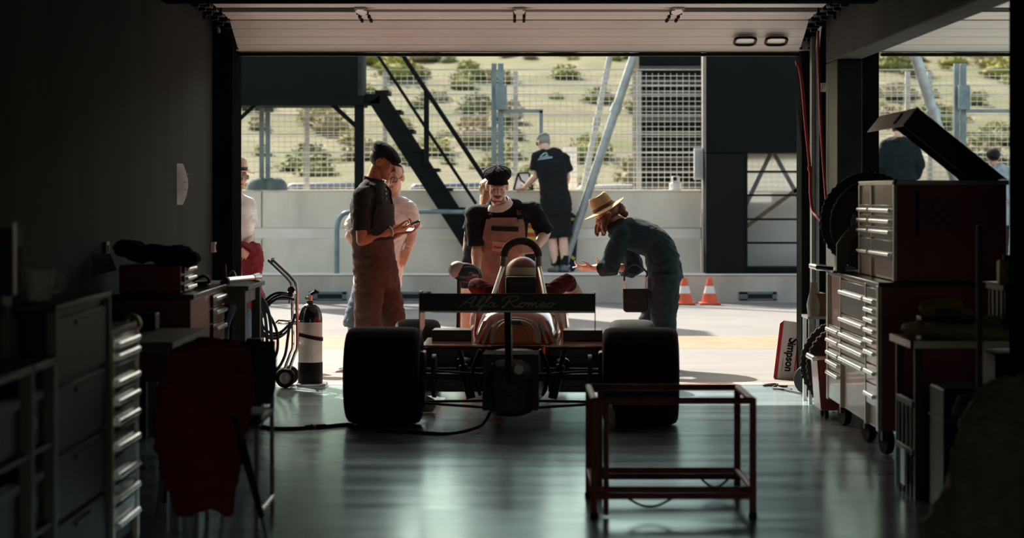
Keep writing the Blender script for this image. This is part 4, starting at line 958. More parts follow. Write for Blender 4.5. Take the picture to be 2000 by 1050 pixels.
f.body(sk_fair, vox=.009)
mb = MB().ell(f.hd((0, -.02, .03)), (.085, .1, .09), f.H.to_3x3()); f.hair(m_hairdark, mb)
sh = f.shirt('jacket', cloth('dark_green_black_jacket', (.008, .016, .018)), slv=1.9, inf=.04, end=.03, t0=.0, vox=.013, seed=17)
MB().ell(f.J['neck']+V((0, -.05, -.01)), (.13, .09, .06)).build('hood', MATS['dark_green_black_jacket'], sh, smooth=180)
f.trousers('trousers', m_blackc, t1=.2, vox=.014); f.shoe('R', m_shoe); f.shoe('L', m_shoe)
Y0 = 32.1
f = Fig('person', 'person in dark cap and pale grey top at the far right of the pit wall', (P(1942, 0, Y0).x, Y0, .387), dict(
    head=Q(1940, 309), hf=(-.15, -.9, -.4), neck=Q(1942, 328), chest=Q(1945, 352), pelvis=Q(1947, 425), shR=Q(1920, 335), shL=Q(1969, 336), elR=Q(1916, 372), elL=Q(1978, 374), wrR=Q(1930, 398, -.15), wrL=Q(1960, 398, -.15),
    hdR=(.6, -.5, 0), hnR=(0, .3, -.9), hdL=(-.6, -.5, 0), hnL=(0, .3, -.9), hpR=Q(1936, 432), hpL=Q(1958, 432), knR=Q(1936, 482), knL=Q(1958, 482), anR=Q(1936, 521), anL=Q(1958, 521), toR=(-.1, -1, 0), toL=(.1, -1, 0)), sc=1.0)
f.body(sk_tan, vox=.009); f.face()
cp = MB().ell(f.hd((0, -.006, .06)), (.10, .12, .085), f.H.to_3x3()).build('cap', m_black, f.root, smooth=180)
MB().ell(f.hd((0, .11, .035)), (.075, .06, .012), f.H.to_3x3()).build('visor', m_black, cp, smooth=180)
f.hair(m_hairdark, MB().ell(f.hd((0, -.03, .02)), (.084, .09, .08), f.H.to_3x3()))
f.shirt('sweatshirt', m_greyc, slv=1.9, inf=.03, end=.02, t0=.03, vox=.013, seed=18)
f.trousers('trousers', m_blackc, t1=.2, vox=.014); f.shoe('R', m_shoe); f.shoe('L', m_shoe)
tag(MB().bb(P(1782, 300, 33.3), V((P(1856, 0, 33.34).x, 33.34, 0))).build('pale_board', m_conc, bevel=.01), 'pale grey panel behind the person in the dark jacket', 'panel')
# ================================================================== RACING CAR
m_red = mk('glossy_red_bodywork', (.66, .075, .022), .16, var=.04, scale=2, coat=1.0)
m_orangeb = mk('orange_glow_panel', (.95, .34, .12), .3, var=.06, scale=3, coat=.6)  # orange colour stands in for the bright glow on the red cowl
m_wblack = mk('matt_black_bodywork', (.010, .010, .011), .42, var=.15)
m_cast = mk('dark_cast_magnesium', (.035, .033, .024), .5, .5, var=.4, scale=12, bump=.15, bscale=60)
m_hoop = mk('grey_hoop_steel', (.34, .32, .28), .4, .5, var=.15); m_pad = mk('hoop_padding', (.055, .05, .04), .7)
m_whitestripe = mk('white_reflection_bands', (.80, .76, .72), .25, coat=.8)  # white bands on the cowl, mostly painted reflections
CAR = thing('racing_car', 'red open wheel racing car seen from behind with a black rear wing', 'racing car', (0, 14.80, 0), -math.radians(2.05))
MC = rootm(CAR)
def cb(mb, name, mat, parent=None, **k): return mb.tf(MC).build(name, mat, parent or CAR, **k)
def wheel(x, y, r, w, rimr):
    c = V((x, y, r)); o = w/2; sh = .055
    pf = [(rimr, -o*.86), (rimr+.02, -o*.93), (r-.075, -o), (r-.04, -o*.985), (r-.016, -o+sh*.30), (r-.004, -o+sh*.8), (r, -o+sh*1.5), (r+.0015, 0), (r, o-sh*1.5), (r-.004, o-sh*.8), (r-.016, o-sh*.30), (r-.04, o*.985), (r-.075, o), (rimr+.02, o*.93), (rimr, o*.86)]
    t = cb(MB().lathe(pf, c, (1, 0, 0), n=64, caps=False, closed=True), 'wheel', m_rubber, smooth=50)
    rm = MB().lathe([(rimr+.004, -o*.88), (rimr-.012, -o*.86), (rimr-.02, -o*.3), (.06, -o*.1), (.055, o*.1), (rimr-.02, o*.3), (rimr-.012, o*.86), (rimr+.004, o*.88)], c, (1, 0, 0), n=48)
    cb(rm, 'rim', m_cast, t, smooth=40)
    cb(MB().cyl(c-V((o*.55, 0, 0)), c+V((o*.55, 0, 0)), .035, n=6), 'wheel_nut', m_alu, t)
for sx in (-1, 1):
    wheel(sx*.822, 0, .3125, .487, .17); wheel(sx*.815, 2.72, .264, .34, .165)
def ring(y, hb, ht, z0, z1, n=32, e=.55, lean=0.):
    out = []
    for j in range(n):
        a = 2*math.pi*j/n; cx = math.copysign(abs(math.cos(a))**e, math.cos(a)); cz = math.copysign(abs(math.sin(a))**e, math.sin(a))
        f = (cz+1)/2; out.append(V((cx*(hb*(1-f)+ht*f), y+lean*f, z0+(z1-z0)*f)))
    return out
cov = cb(MB().loft([ring(.60, .285, .17, .47, .655, lean=.16), ring(.72, .30, .205, .46, .685, lean=.12), ring(1.0, .315, .22, .44, .715, lean=.06), ring(1.45, .33, .23, .42, .745), ring(1.82, .34, .22, .40, .752)]), 'engine_cover', m_red, smooth=60)
sl = V((0, .16, .185)).normalized(); on = V((0, -sl.z, sl.y))
def arch(r, h, th, o=0.):
    poly = [(-r, 0)]+[(-r*math.cos(t), h*math.sin(t)**.62) for t in [math.pi*k/22 for k in range(1, 22)]]+[(r, 0)]
    return poly
o0 = V((0, .598, .474))
cb(MB().prism(arch(.172, .222, 0), o0+on*.004, (1, 0, 0), sl, on*.010), 'white_arch', m_whitestripe, cov, bevel=.003)
ap = cb(MB().prism(arch(.140, .196, 0), o0+on*.014, (1, 0, 0), sl, on*.012), 'arch_panel', m_orangeb, cov, bevel=.006)
for r_, h_ in ((.118, .168), (.092, .135), (.07, .10)):
    cb(MB().tube([o0+on*.027+V((x, 0, 0))+sl*y for x, y in arch(r_, h_, 0)], .0035, 6), 'ridge', m_orangeb, ap, smooth=180)
for sx in (-1, 1):
    for x0, x1 in ((.205, .225), (.255, .275)): cb(MB().prism([(sx*x0, 0), (sx*x1, 0), (sx*(x1-.055), .19), (sx*(x0-.055), .19)], o0+on*.008, (1, 0, 0), sl, on*.006), 'reflection_streak', m_whitestripe, cov)  # painted streaks in place of reflections on the glossy cowl
cb(MB().prism([(-.62, .50), (.62, .50), (.64, 1.3), (.36, 1.32), (-.36, 1.32), (-.64, 1.3)], (0, 0, .462), (1, 0, 0), (0, 1, 0), (0, 0, .014)), 'rear_deck', m_red, bevel=.005)
for sx in (-1, 1):
    sp = cb(MB().loft([[V((sx*x, y, z)) for x, z in ((.22, z0), (.60*w, z0), (.625*w, z0+.06), (.625*w, z1-.05), (.60*w, z1), (.22, z1))] for y, w, z0, z1 in ((.62, .98, .155, .462), (1.2, 1.02, .12, .47), (2.1, 1.02, .10, .48), (2.38, .97, .12, .45))]), 'sidepod', m_red, smooth=30, bevel=.01)
    cb(MB().bb((sx*.225, .60, .158), (sx*.608, .628, .452)), 'rear_panel', m_wblack, sp, bevel=.008)
    for k in range(5): cb(MB().bb((sx*.24, .592, .19+.05*k), (sx*.59, .602, .196+.05*k)), 'rear_slat', m_cast, sp)
    cb(MB().bb((sx*.315, .98, .474), (sx*.585, 1.24, .548)), 'radiator_box', m_wblack, bevel=.006)
    pts = spline([(sx*.16, .75, .38), (sx*.28, .5, .36), (sx*.33, .2, .385), (sx*.34, .05, .385)], 5); cb(MB().tube(pts, .033, 14), 'exhaust_pipe', m_cast, smooth=180)
    for y0, y1 in ((-.18, -.02), (.30, .06)):
        cb(MB().bar((sx*.15, y0, .125), (sx*.60, y1, .14), .035, .016), 'lower_wishbone', m_wblack, bevel=.004)
        cb(MB().tube([(sx*.17, y0, .335), (sx*.60, y1, .35)], .008, 8), 'upper_link', m_cast)
    cb(MB().tube([(sx*.14, 0, .30), (sx*.62, 0, .31)], .022, 12), 'driveshaft', m_cast)
    up = MB().loft([[V((sx*x, y, z)) for x, y in ((.555, -.10), (.60, -.08), (.60, .08), (.555, .10))] for z in (.12, .26, .42, .47)])
    cb(up, 'upright', m_wblack, bevel=.01)
    cb(MB().lathe([(.14, -.012), (.14, .012), (.06, .014), (.06, -.014)], (sx*.50, 0, .31), (1, 0, 0), n=36, caps=False, closed=True), 'brake_disc', m_cast)
    cb(MB().tube(spline([(sx*.19, -.3, .5), (sx*.24, -.22, .35), (sx*.2, -.1, .2)], 5), .012, 8), 'hydraulic_hose', m_black, smooth=180)
    cb(MB().lathe([(.03, 0), (.03, .22), (.018, .225), (.018, .32)], (sx*.26, -.05, .17), (sx*.25, .1, 1), n=16), 'damper', m_cast)
gb = MB().loft([ring(-.46, .10, .10, .12, .40), ring(-.40, .15, .14, .09, .44), ring(-.15, .18, .16, .075, .47), ring(.2, .19, .17, .085, .46), ring(.7, .23, .2, .09, .46)], caps=True)
g = cb(gb, 'gearbox', m_cast, smooth=40)
for z, r, y in ((.17, .055, -.475), (.31, .07, -.475)): cb(MB().cyl((.0, -.44, z), (0, y, z), r, n=24), 'cover_plate', m_cast, g, bevel=.004)
for k in range(8):
    a = 2*math.pi*k/8; cb(MB().cyl((.083*math.cos(a), -.455, .27+.12*math.sin(a)), (.083*math.cos(a), -.47, .27+.12*math.sin(a)), .008, n=6), 'bolt', m_cast, g)
for k in range(4): cb(MB().bb((-.175, -.33+.11*k, .12), (.175, -.315+.11*k, .475)), 'rib', m_cast, g, bevel=.004)
cb(MB().lathe([(.026, 0), (.03, .01), (.03, .04)], (0.06, -.46, .39), (0, -1, 0), n=20), 'tail_lamp', mk('dark_red_lens', (.14, .01, .01), .2), g)
cb(MB().tube(spline([(-.1, -.42, .42), (-.13, -.5, .33), (-.1, -.48, .2), (-.12, -.40, .12)], 5), .010, 8), 'oil_hose', m_black, g, smooth=180)
# rear wing
wg = cb(MB().prism([(-.80, .770), (-.786, .770), (-.774, .872), (-.790, .876)], (-.53, 0, 0), (0, 1, 0), (0, 0, 1), (1.06, 0, 0)), 'rear_wing', m_wblack, bevel=.003)
cb(MB().prism([(-.80, .762), (-.70, .752), (-.45, .765), (-.40, .775), (-.45, .787), (-.70, .782), (-.795, .776)], (-.53, 0, 0), (0, 1, 0), (0, 0, 1), (1.06, 0, 0)), 'main_plane', mk('satin_black_plane', (.016, .016, .018), .22), wg, smooth=60)
cb(MB().bb((-.53, -.808, .762), (.53, -.799, .770)), 'trailing_lip', mk('pale_lip_metal', (.22, .21, .18), .35, .6), wg)  # paler metal strip along the lower edge of the wing
for sx in (-1, 1): cb(MB().prism([(-.83, .60), (-.42, .66), (-.40, .80), (-.60, .885), (-.83, .885)], (sx*.533-.003, 0, 0), (0, 1, 0), (0, 0, 1), (.006, 0, 0)), 'end_plate', m_wblack if sx > 0 else mk('dull_red_plate', (.16, .03, .02), .3, coat=.5), wg)
cb(MB().prism([(-.79, .775), (-.60, .775), (-.36, .40), (-.52, .30), (-.62, .40)], (-.020, 0, 0), (0, 1, 0), (0, 0, 1), (.040, 0, 0)), 'wing_strut', m_wblack, bevel=.006)
cb(MB().prism([(.02, .70), (.075, .70), (.095, .665), (.02, .672)], (0, -.60, 0), (1, 0, 0), (0, 0, 1), (0, .01, 0)), 'strut_bracket', m_wblack)
# hand drawn script on the wing
m_script = mk('dull_gold_script', (.85, .78, .58), .5)
def script(strokes, x, adv):
    return [[(x+px, pz) for px, pz in s_] for s_ in strokes], x+adv
G = {'A': ([[(-.05, .02), (-.03, 0), (.02, .10), (.12, .42), (.30, .86), (.44, 1.0), (.50, .96), (.42, .6), (.38, .2), (.42, .02), (.5, .04)], [(.10, .36), (.25, .42), (.44, .38)]], .56),
     'l': ([[(0, .05), (.12, .3), (.26, .8), (.28, 1.0), (.20, .98), (.10, .5), (.08, .1), (.14, 0), (.24, .1)]], .22),
     'f': ([[(0, .05), (.14, .35), (.26, .82), (.30, 1.02), (.22, .98), (.12, .4), (.02, -.25), (-.04, -.34), (.0, -.1), (.14, .06), (.26, .12)]], .25),
     'a': ([[(.26, .36), (.14, .42), (.04, .26), (.02, .08), (.10, 0), (.20, .12), (.28, .38)], [(.28, .38), (.25, .1), (.30, 0), (.42, .1)]], .38),
     'R': ([[(.22, .9), (.16, .5), (.08, .05), (-.02, -.02)], [(-.10, .55), (-.06, .8), (.12, 1.0), (.40, 1.02), (.52, .86), (.44, .6), (.20, .48)], [(.24, .48), (.36, .2), (.50, 0), (.62, .1)]], .60),
     'o': ([[(.22, .40), (.08, .34), (.02, .12), (.10, 0), (.22, .06), (.28, .28), (.22, .40), (.30, .34), (.38, .36)]], .34),
     'm': ([[(0, .34), (.06, .4), (.05, .0)], [(.05, .0), (.14, .36), (.2, .38), (.19, 0)], [(.19, 0), (.28, .36), (.34, .38), (.33, .06), (.38, 0), (.46, .1)]], .46),
     'e': ([[(.02, .14), (.16, .2), (.24, .32), (.18, .42), (.08, .34), (.02, .14), (.08, 0), (.20, .04), (.30, .14)]], .28)}
x = 0.; strokes = []
for ch in 'Alfa Romeo':
    if ch == ' ': x += .22; continue
    s_, x = script(G[ch][0], x, G[ch][1]); strokes += s_
sc_ = .57/x; hz = .062; mb = MB()
for s_ in strokes:
    pts = spline([V((-.285+px*sc_+.02*pz, -.7995+.010*(.2+pz)*.55, .794+pz*hz)) for px, pz in s_], 4)
    mb.tube([p+V((0, -.002, 0)) for p in pts], .0045, 6)
cb(mb, 'script_lettering', m_script, wg, smooth=180)
# roll hoop
arcp = [V((-.125, 1.84, 1.03))]+[V((-.125*math.cos(t), 1.84, 1.03+.113*math.sin(t))) for t in [math.pi*k/14 for k in range(1, 14)]]+[V((.125, 1.84, 1.03))]
hp = cb(MB().tube([V((-.148, 1.82, .70))]+arcp+[V((.140, 1.82, .70))], .0245, 14), 'roll_hoop', m_hoop, smooth=180)
cb(MB().tube(arcp, .0285, 14), 'hoop_padding', m_pad, hp, smooth=180)
for sx in (-1, 1): cb(MB().tube([(sx*.13, 1.84, .96), (sx*.2, 1.25, .70)], .016, 10), 'hoop_brace', m_hoop, hp)
cb(MB().bb((-.115, 1.86, .66), (.115, 1.93, .885)), 'head_rest', m_wblack, bevel=.02)
# tub, cockpit and nose
for sx in (-1, 1):
    cb(MB().loft([[V((sx*x, y, z)) for x, z in ((.19, .12), (w, .12), (w+.02, .3), (w-.03, h), (.21, h), (.19, .4))] for y, w, h in ((1.80, .34, .74), (2.2, .35, .70), (2.6, .33, .70), (2.9, .30, .72))]), 'cockpit_side', m_red, smooth=35, bevel=.008)
cb(MB().bb((-.2, 1.8, .10), (.2, 2.9, .14)), 'cockpit_floor', m_wblack)
cb(MB().loft([ring(2.86, .31, .26, .12, .73), ring(3.1, .29, .22, .12, .70), ring(3.5, .24, .17, .12, .56), ring(4.0, .19, .13, .13, .40), ring(4.3, .13, .09, .15, .30), ring(4.38, .05, .04, .19, .25)]), 'nose', m_red, smooth=60)
cb(MB().loft([[V((.25*math.sin(t), 2.92+.16*math.cos(t), z)) for t in [math.pi*(k/12-.5)*1.0 for k in range(13)]]+[V((.24*math.sin(t), 2.90+.16*math.cos(t), z)) for t in [math.pi*(.5-k/12) for k in range(13)]] for z in (.69, .79)]), 'windscreen', mk('smoked_screen', (.05, .05, .06), .1))
cb(MB().prism([(3.95, .13), (4.45, .11), (4.45, .125), (3.95, .16)], (-.78, 0, 0), (0, 1, 0), (0, 0, 1), (1.56, 0, 0)), 'front_wing', m_red, bevel=.004)
for sx in (-1, 1):
    for y0 in (2.5, 2.98): cb(MB().tube([(sx*.26, y0, .2), (sx*.66, 2.72, .2)], .012, 8), 'front_wishbone', m_wblack); cb(MB().tube([(sx*.24, y0, .42), (sx*.66, 2.72, .36)], .012, 8), 'front_wishbone', m_wblack)
    cb(MB().bb((sx*.59, 2.66, .14), (sx*.64, 2.78, .4)), 'front_upright', m_wblack)
mc = V((-.44, 2.62, .885))
mr = cb(MB().ell(mc, (.125, .055, .075), Matrix.Rotation(.18, 3, 'Y')), 'mirror', m_wblack, smooth=180)
cb(MB().ell(mc+V((-.065, 0, .022)), (.072, .058, .066)), 'mirror_cap', mk('pale_grey_shell', (.42, .41, .38), .5), mr, smooth=180)
cb(MB().ell(mc+V((.02, -.045, 0)), (.085, .016, .05)), 'mirror_glass', m_cargl, mr, smooth=180)
cb(MB().tube([mc+V((-.055, 0, -.05)), V((-.50, 2.62, .47))], .016, 8), 'mirror_stalk', m_wblack, mr)

# ------------------------------------------------------------------ driver
def D(x, y, z): return MC @ V((x, y, z))
f = Fig('person', 'driver in red helmet and dark red suit sitting in the racing car', D(0, 2.1, .14), dict(
    head=D(0, 2.14, .865), hf=(.03, 1, -.08), neck=D(0, 2.07, .765), chest=D(0, 2.03, .58), pelvis=D(0, 2.10, .27), shL=D(-.165, 2.06, .735), shR=D(.165, 2.06, .735), elL=D(-.345, 2.22, .80), elR=D(.325, 2.20, .835), wrL=D(-.27, 2.46, .745), wrR=D(.40, 2.40, .735),
    hdL=(.6, .8, -.2), hnL=(0, 0, -1), hdR=(.1, .9, -.35), hnR=(-.9, .2, 0), hpL=D(-.08, 2.18, .26), hpR=D(.08, 2.18, .26), knL=D(-.09, 2.62, .45), knR=D(.09, 2.62, .45), anL=D(-.07, 3.05, .28), anR=D(.07, 3.05, .28)), sc=.97, bulk=.95)
f.body(sk_fair, .6, .6, vox=.007)
R = f.H.to_3x3(); hc = f.hd((0, 0, .02)); m_helm = mk('dark_red_helmet', (.16, .014, .014), .4, coat=.15); m_band = mk('cream_helmet_band', (.52, .46, .34), .4)
hl = MB().ell(hc, (.136, .150, .140), R, 32, 20).build('helmet', m_helm, f.root, smooth=180)
U = (R @ V((0, 0, 1))); 
def hband(z0, z1, k):
    rs = []
    for z in (z0, (z0+z1)/2, z1):
        q = math.sqrt(1-(z/.14)**2)*k; rs.append([hc+R @ V((.136*q*math.cos(t), .150*q*math.sin(t), z)) for t in [2*math.pi*i/40 for i in range(40)]])
    return MB().loft(rs, caps=False)
hband(-.005, .052, 1.012).build('helmet_band', m_band, hl, smooth=180)
hband(-.10, -.008, 1.008).build('helmet_lower_shell', m_wblack, hl, smooth=180)
MB().loft([[f.hd((.105*math.cos(t)*.9, .05+.115*math.sin(t), z)) for t in [math.pi*k/10 for k in range(11)]] for z in (-.02, .05)], caps=False).build('visor', mk('smoked_visor', (.02, .02, .025), .08), hl, smooth=180)
f.shirt('racing_suit', m_redsuit, slv=1.3, inf=.012, end=.012, t0=.05, vox=.008, seed=31, wr=.011)
for k in 'RL':
    b, c = f.J['el'+k], f.J['wr'+k]; d = (c-b).normalized()
    MB().tube([b+d*.015, b+d*.06], [.062, .058], 16).build('elbow_band', m_blackc, f.root, smooth=60)
    MB().tube([b.lerp(c, .30), b.lerp(c, .6), c], [.055, .052, .043], 16).build('glove_cuff', m_beige, f.root, smooth=60)
f.trousers('racing_suit_legs', m_redsuit, t1=.3, w=(.09, .07, .06), vox=.011)

# ------------------------------------------------------------------ things on the floor by the car
tag(MB().tube(spline([MC @ V((-.13, -.30, .10)), MC @ V((-.16, -.36, .05)), V((-.22, 14.3, .03)), V((-.38, 14.12, .012)), V((-.62, 14.22, .012)), V((-.85, 14.32, .012))], 10), .011, 8).build('black_hose', m_black, smooth=180), 'black hose curling from under the gearbox onto the floor', 'hose')
cable = tag(MB().tube(spline([V((-1.78, 14.9, .012)), V((-1.5, 14.45, .012)), V((-1.25, 14.5, .012)), V((-1.05, 14.68, .012)), V((-.98, 14.5, .012))], 10), .012, 8).build('air_line', m_black, smooth=180), 'black air line lying on the floor left of the rear tyre', 'hose')
MB().tube([V((-1.30, 14.478, .012)), V((-1.18, 14.55, .012))], .018, 10).build('coupling', m_darksteel, cable)
MB().tube([V((-1.26, 14.50, .012)), V((-1.24, 14.512, .012))], .024, 10).build('collar', m_alu, cable)
m_plastic = mk('cloudy_plastic', (.55, .5, .42), .25, col2=(.28, .24, .18), scale=9)
mb = MB(); c = V((-.62, 15.6, 0))
rg = [[c+V((r*(1+.25*math.sin(3*t+k))*math.cos(t), .5*r*math.sin(t), z)) for t in [2*math.pi*i/18 for i in range(18)]] for k, (r, z) in enumerate(((.07, .005), (.09, .04), (.075, .09), (.04, .12), (.01, .125)))]
tag(MB().loft(rg).build('rag', m_plastic, wr=.008, wscale=20), 'pale crumpled rag on the floor inside the left rear tyre', 'rag')
c = MC @ V((.60, -.02, 0))
c = V((.615, 14.45, 0)); bt = thing('plastic_bottle', 'cloudy plastic bottle on the floor inside the right rear tyre', 'bottle', c)
MB().lathe([(.03, 0), (.036, .01), (.035, .1), (.028, .125), (.014, .14)], c, n=20).build('bottle_body', m_plastic, bt, smooth=60); MB().cyl(c+V((0, 0, .14)), c+V((0, 0, .16)), .016).build('bottle_cap', m_bone, bt)
# ================================================================== GARAGE CONTENTS
m_toolred = mk('dark_red_enamel', (.30, .035, .038), .35, var=.2, scale=3, coat=.25)
m_trim = mk('pale_metal_trim', (.46, .44, .38), .32, .75, var=.1)
m_drawer = mk('dark_drawer_front', (.035, .012, .014), .3, coat=.3)
m_hand = mk('polished_handle', (.80, .80, .80), .22, 1.)
m_grate = mk('table_grey', (.30, .31, .29), .6, var=.2, scale=8)
m_board = mk('pale_worktop', (.30, .30, .27), .55, var=.15, scale=5)
m_rackm = mk('grey_rack_metal', (.13, .165, .15), .55, .2)
m_clothb = cloth('beige_cloth', (.55, .47, .33)); m_jacketg = cloth('grey_brown_cloth', (.22, .21, .175)); m_jacketr = cloth('red_jacket_cloth', (.20, .022, .02)); m_bluebag = cloth('dark_blue_cloth', (.02, .04, .06))
m_yel = mk('yellow_plastic', (.50, .36, .02), .5); m_redp = mk('red_handle_plastic', (.35, .03, .02), .4)
m_tealh = mk('pale_teal_hose', (.30, .42, .44), .5); m_redh = mk('red_air_hose', (.42, .03, .03), .45); m_paper = mk('white_paper', (.62, .60, .56), .8)

def drawers_x(t, x, rows, cols, mat=m_drawer, hr=.011):
    """drawer fronts on a face looking to -x (sx=-1) or +x; rows: (z0, z1), cols: (y0, y1)"""
    sx = -1 if x > 0 else 1
    for (y0, y1), rr_ in zip(cols, rows):
        for z0, z1, zh in rr_:
            d = MB().bb((x, y0+.008, z0+.004), (x+sx*.014, y1-.008, z1-.004)).build('drawer', mat, t, bevel=.003)
            MB().cyl((x+sx*.026, y0+.025, zh), (x+sx*.026, y1-.025, zh), hr*1.15, n=16).build('handle', m_hand, d)
# ---- right: lower cabinet and top chest
t = thing('tool_cabinet', 'long dark red rolling tool cabinet with chrome drawer handles under the open chest', 'tool cabinet', (2.37, 13.95, 0))
MB().bb((2.065, 12.9, .15), (2.69, 15.0, .975)).build('carcass', m_toolred, t, bevel=.008)
MB().bb((2.05, 12.88, .955), (2.70, 15.02, .985)).build('top', m_drawer, t, bevel=.006)
for y0, y1 in ((12.88, 12.95), (13.33, 13.37), (14.93, 15.0), (14.35, 14.38)): MB().bb((2.045, y0, .15), (2.07, y1, .965)).build('corner_post', m_trim, t, bevel=.004)
near = [(.325-.05, .40, .335), (.40, .51, .465), (.51, .60, .575), (.60, .665, .642), (.665, .73, .70), (.73, .79, .76), (.79, .845, .818), (.845, .95, .872)]
far = [(.16, .35, .33), (.35, .42, .40), (.42, .49, .46), (.49, .57, .54), (.57, .645, .61), (.645, .74, .705), (.74, .95, .872)]
drawers_x(t, 2.062, (near, far[2:], far[:5]), ((12.95, 13.33), (13.37, 14.35), (14.38, 14.93)))
MB().tube([(2.1, 15.03, .99), (2.0, 15.06, 1.0), (2.0, 15.40, 1.0), (2.1, 15.43, .99)], .018, 12).build('push_handle', m_hand, t)
for x in (2.13, 2.6):
    for y in (13.1, 13.75, 14.75):
        c = MB().lathe([(.03, -.02), (.072, -.022), (.076, 0), (.072, .022), (.03, .02)], (x, y, .076), (1, .2, 0), n=28).build('caster', m_rubber, t, smooth=50)
        MB().bb((x-.03, y-.03, .08), (x+.03, y+.03, .152)).build('caster_fork', m_darksteel, c)
t = thing('tool_chest', 'dark red top tool chest with raised lid and chrome handles at right', 'tool chest', (2.46, 13.55, .988))
MB().bb((2.15, 12.9, .990), (2.77, 14.2, 1.545)).build('carcass', m_toolred, t, bevel=.006)
for y0, y1 in ((12.885, 12.935), (14.17, 14.21), (13.70, 13.73)): MB().bb((2.135, y0, .99), (2.155, y1, 1.55)).build('front_post', m_trim, t, bevel=.004)
MB().bb((2.135, 12.885, 1.53), (2.78, 12.905, 1.556)).bb((2.135, 12.885, 1.53), (2.155, 14.21, 1.556)).build('top_rim', m_trim, t, bevel=.003)
R1 = [(1.0, 1.10, 1.04), (1.10, 1.22, 1.136), (1.22, 1.295, 1.262), (1.295, 1.36, 1.323), (1.36, 1.42, 1.385), (1.42, 1.52, 1.43)]
drawers_x(t, 2.149, (R1[1:5], R1[1:5]), ((12.94, 13.70), (13.73, 14.17)), hr=.010)
hx, hz = 2.77, 1.556; u = V((-.78, 0, .626)); nd = V((-.626, 0, -.78)); L = .645; hp_ = V((hx, 0, hz))
ld = MB(); poly = [(0, 0), (L, 0), (L, .006), (0, .006)]
ld.prism(poly, hp_+V((0, 12.9, 0)), u, -nd, V((0, .32, 0)))
lid = ld.build('lid', m_toolred, t, bevel=.002)
MB().prism([(0, 0), (.125, 0), (.125, .006), (0, .006)], hp_+u*(L-.006)+V((0, 12.9, 0)), nd, u, V((0, 1.3, 0))).build('lid_lip', mk('brown_red_lip', (.22, .12, .095), .5), lid)
for y in (12.9, 13.214): MB().prism([(0.02, 0), (L, 0), (L, .125), (.10, .125)], hp_+V((0, y, 0)), u, nd, V((0, .006, 0))).build('lid_side', m_drawer, lid)
q = hp_+u*L+nd*.06+V((0, 13.3, 0)); MB().lathe([(.001, 0), (.040, 0), (.042, .008), (.001, .012)], q, u, n=24).build('lid_badge', m_black, lid)
MB().tube([hp_+u*.42+nd*.06+V((0, 13.26, 0)), hp_+u*.22+nd*.11+V((0, 13.26, 0))], .008, 8).tube([hp_+u*.24+nd*.10+V((0, 13.26, 0)), V((2.60, 13.26, 1.55))], .014, 8).build('gas_strut', m_black, t)
k = MB()
for i in range(6):
    for j in range(5):
        if (i+j) % 2 == 0: k.bb((2.29+.035*i, 12.896, 1.28+.035*j), (2.325+.035*i, 12.9, 1.315+.035*j))
k.build('checker_sticker', mk('worn_grey_sticker', (.07, .06, .058), .5), t)
MB().bb((2.26, 12.897, 1.24), (2.28, 12.90, 1.50)).build('dark_sticker', m_black, t)
# yellow tub on the lower cabinet side, tyres on the far end
def tyre(lb, c, r, w, ax, name='tyre'):
    t = thing(name, lb, 'tyre', V(c)-V((0, 0, r)))
    pf = [(r*.62, -w/2*.8), (r*.72, -w/2*.95), (r*.88, -w/2), (r*.965, -w/2*.8), (r, -w/2*.55), (r, w/2*.55), (r*.965, w/2*.8), (r*.88, w/2), (r*.72, w/2*.95), (r*.62, w/2*.8)]
    rub = mk('lightened_rubber', (.05, .052, .05), .6, var=.3, scale=10)  # rubber colour raised so the tyres stand out in the dark
    ty = MB().lathe(pf, c, ax, n=56, caps=False, closed=True).build('carcass', rub, t, smooth=40)
    a_, b_ = frame(V(ax)); A = V(ax).normalized(); g = MB()
    for k in range(44):
        th = 2*math.pi*k/44; d = a_*math.cos(th)+b_*math.sin(th); e = -a_*math.sin(th)+b_*math.cos(th)
        g.loft([[V(c)+d*(r+dz)+e*sx*.010*r/.3+A*sy for sx in (-1, 1)]+[V(c)+d*(r+dz)+e*-sx*.010*r/.3+A*-sy for sx in (-1, 1)] for dz in (-.004, .006) for sy in (w/2*.6,)])
    g.build('tread_blocks', rub, ty)
    MB().lathe([(r*.62, -w/2*.7), (r*.57, -w/2*.6), (r*.56, w/2*.6), (r*.62, w/2*.7)], c, ax, n=40, caps=False, closed=False).build('rim', m_darksteel, t)
    sp = MB(); 
    for k in range(5):
        th = 2*math.pi*k/5; d = a_*math.cos(th)+b_*math.sin(th); sp.bar(V(c)+d*.04, V(c)+d*r*.57, .05, .03, up=A)
    sp.cyl(V(c)-A*.03, V(c)+A*.03, .06).build('spokes', m_darksteel, t)
tyre('treaded tyre standing in front on the far end of the tool cabinet', (2.30, 14.52, .988+.298), .29, .085, (.12, 1, 0))
tyre('treaded tyre standing behind another on the far end of the tool cabinet', (2.285, 14.72, .988+.318), .31, .085, (.12, 1, 0))
tyre('dark tyre standing on the floor against the far end of the tool cabinet', (2.30, 15.62, .305), .30, .10, (.1, 1, 0)) 
tyre('rear dark tyre standing on the floor beyond the end of the tool cabinet', (2.29, 15.78, .315), .31, .10, (.1, 1, 0))
b = MB().prism([(0, 0), (.05, 0), (.09, .20), (.26, .36), (.23, .41), (.05, .25), (.0, .18)], (2.03, 14.40, .987), (1, 0, 0), (0, 0, 1), (0, .03, 0)).bb((2.0, 14.36, .985), (2.14, 14.47, 1.0))
tag(b.build('bracket', m_rackm, bevel=.005), 'angled grey bracket leaning before the tyres on the tool cabinet', 'bracket')
t = thing('waste_bin', 'dark red bin with a chrome rail at the far foot of the tool cabinet', 'bin', (2.15, 15.2, 0))
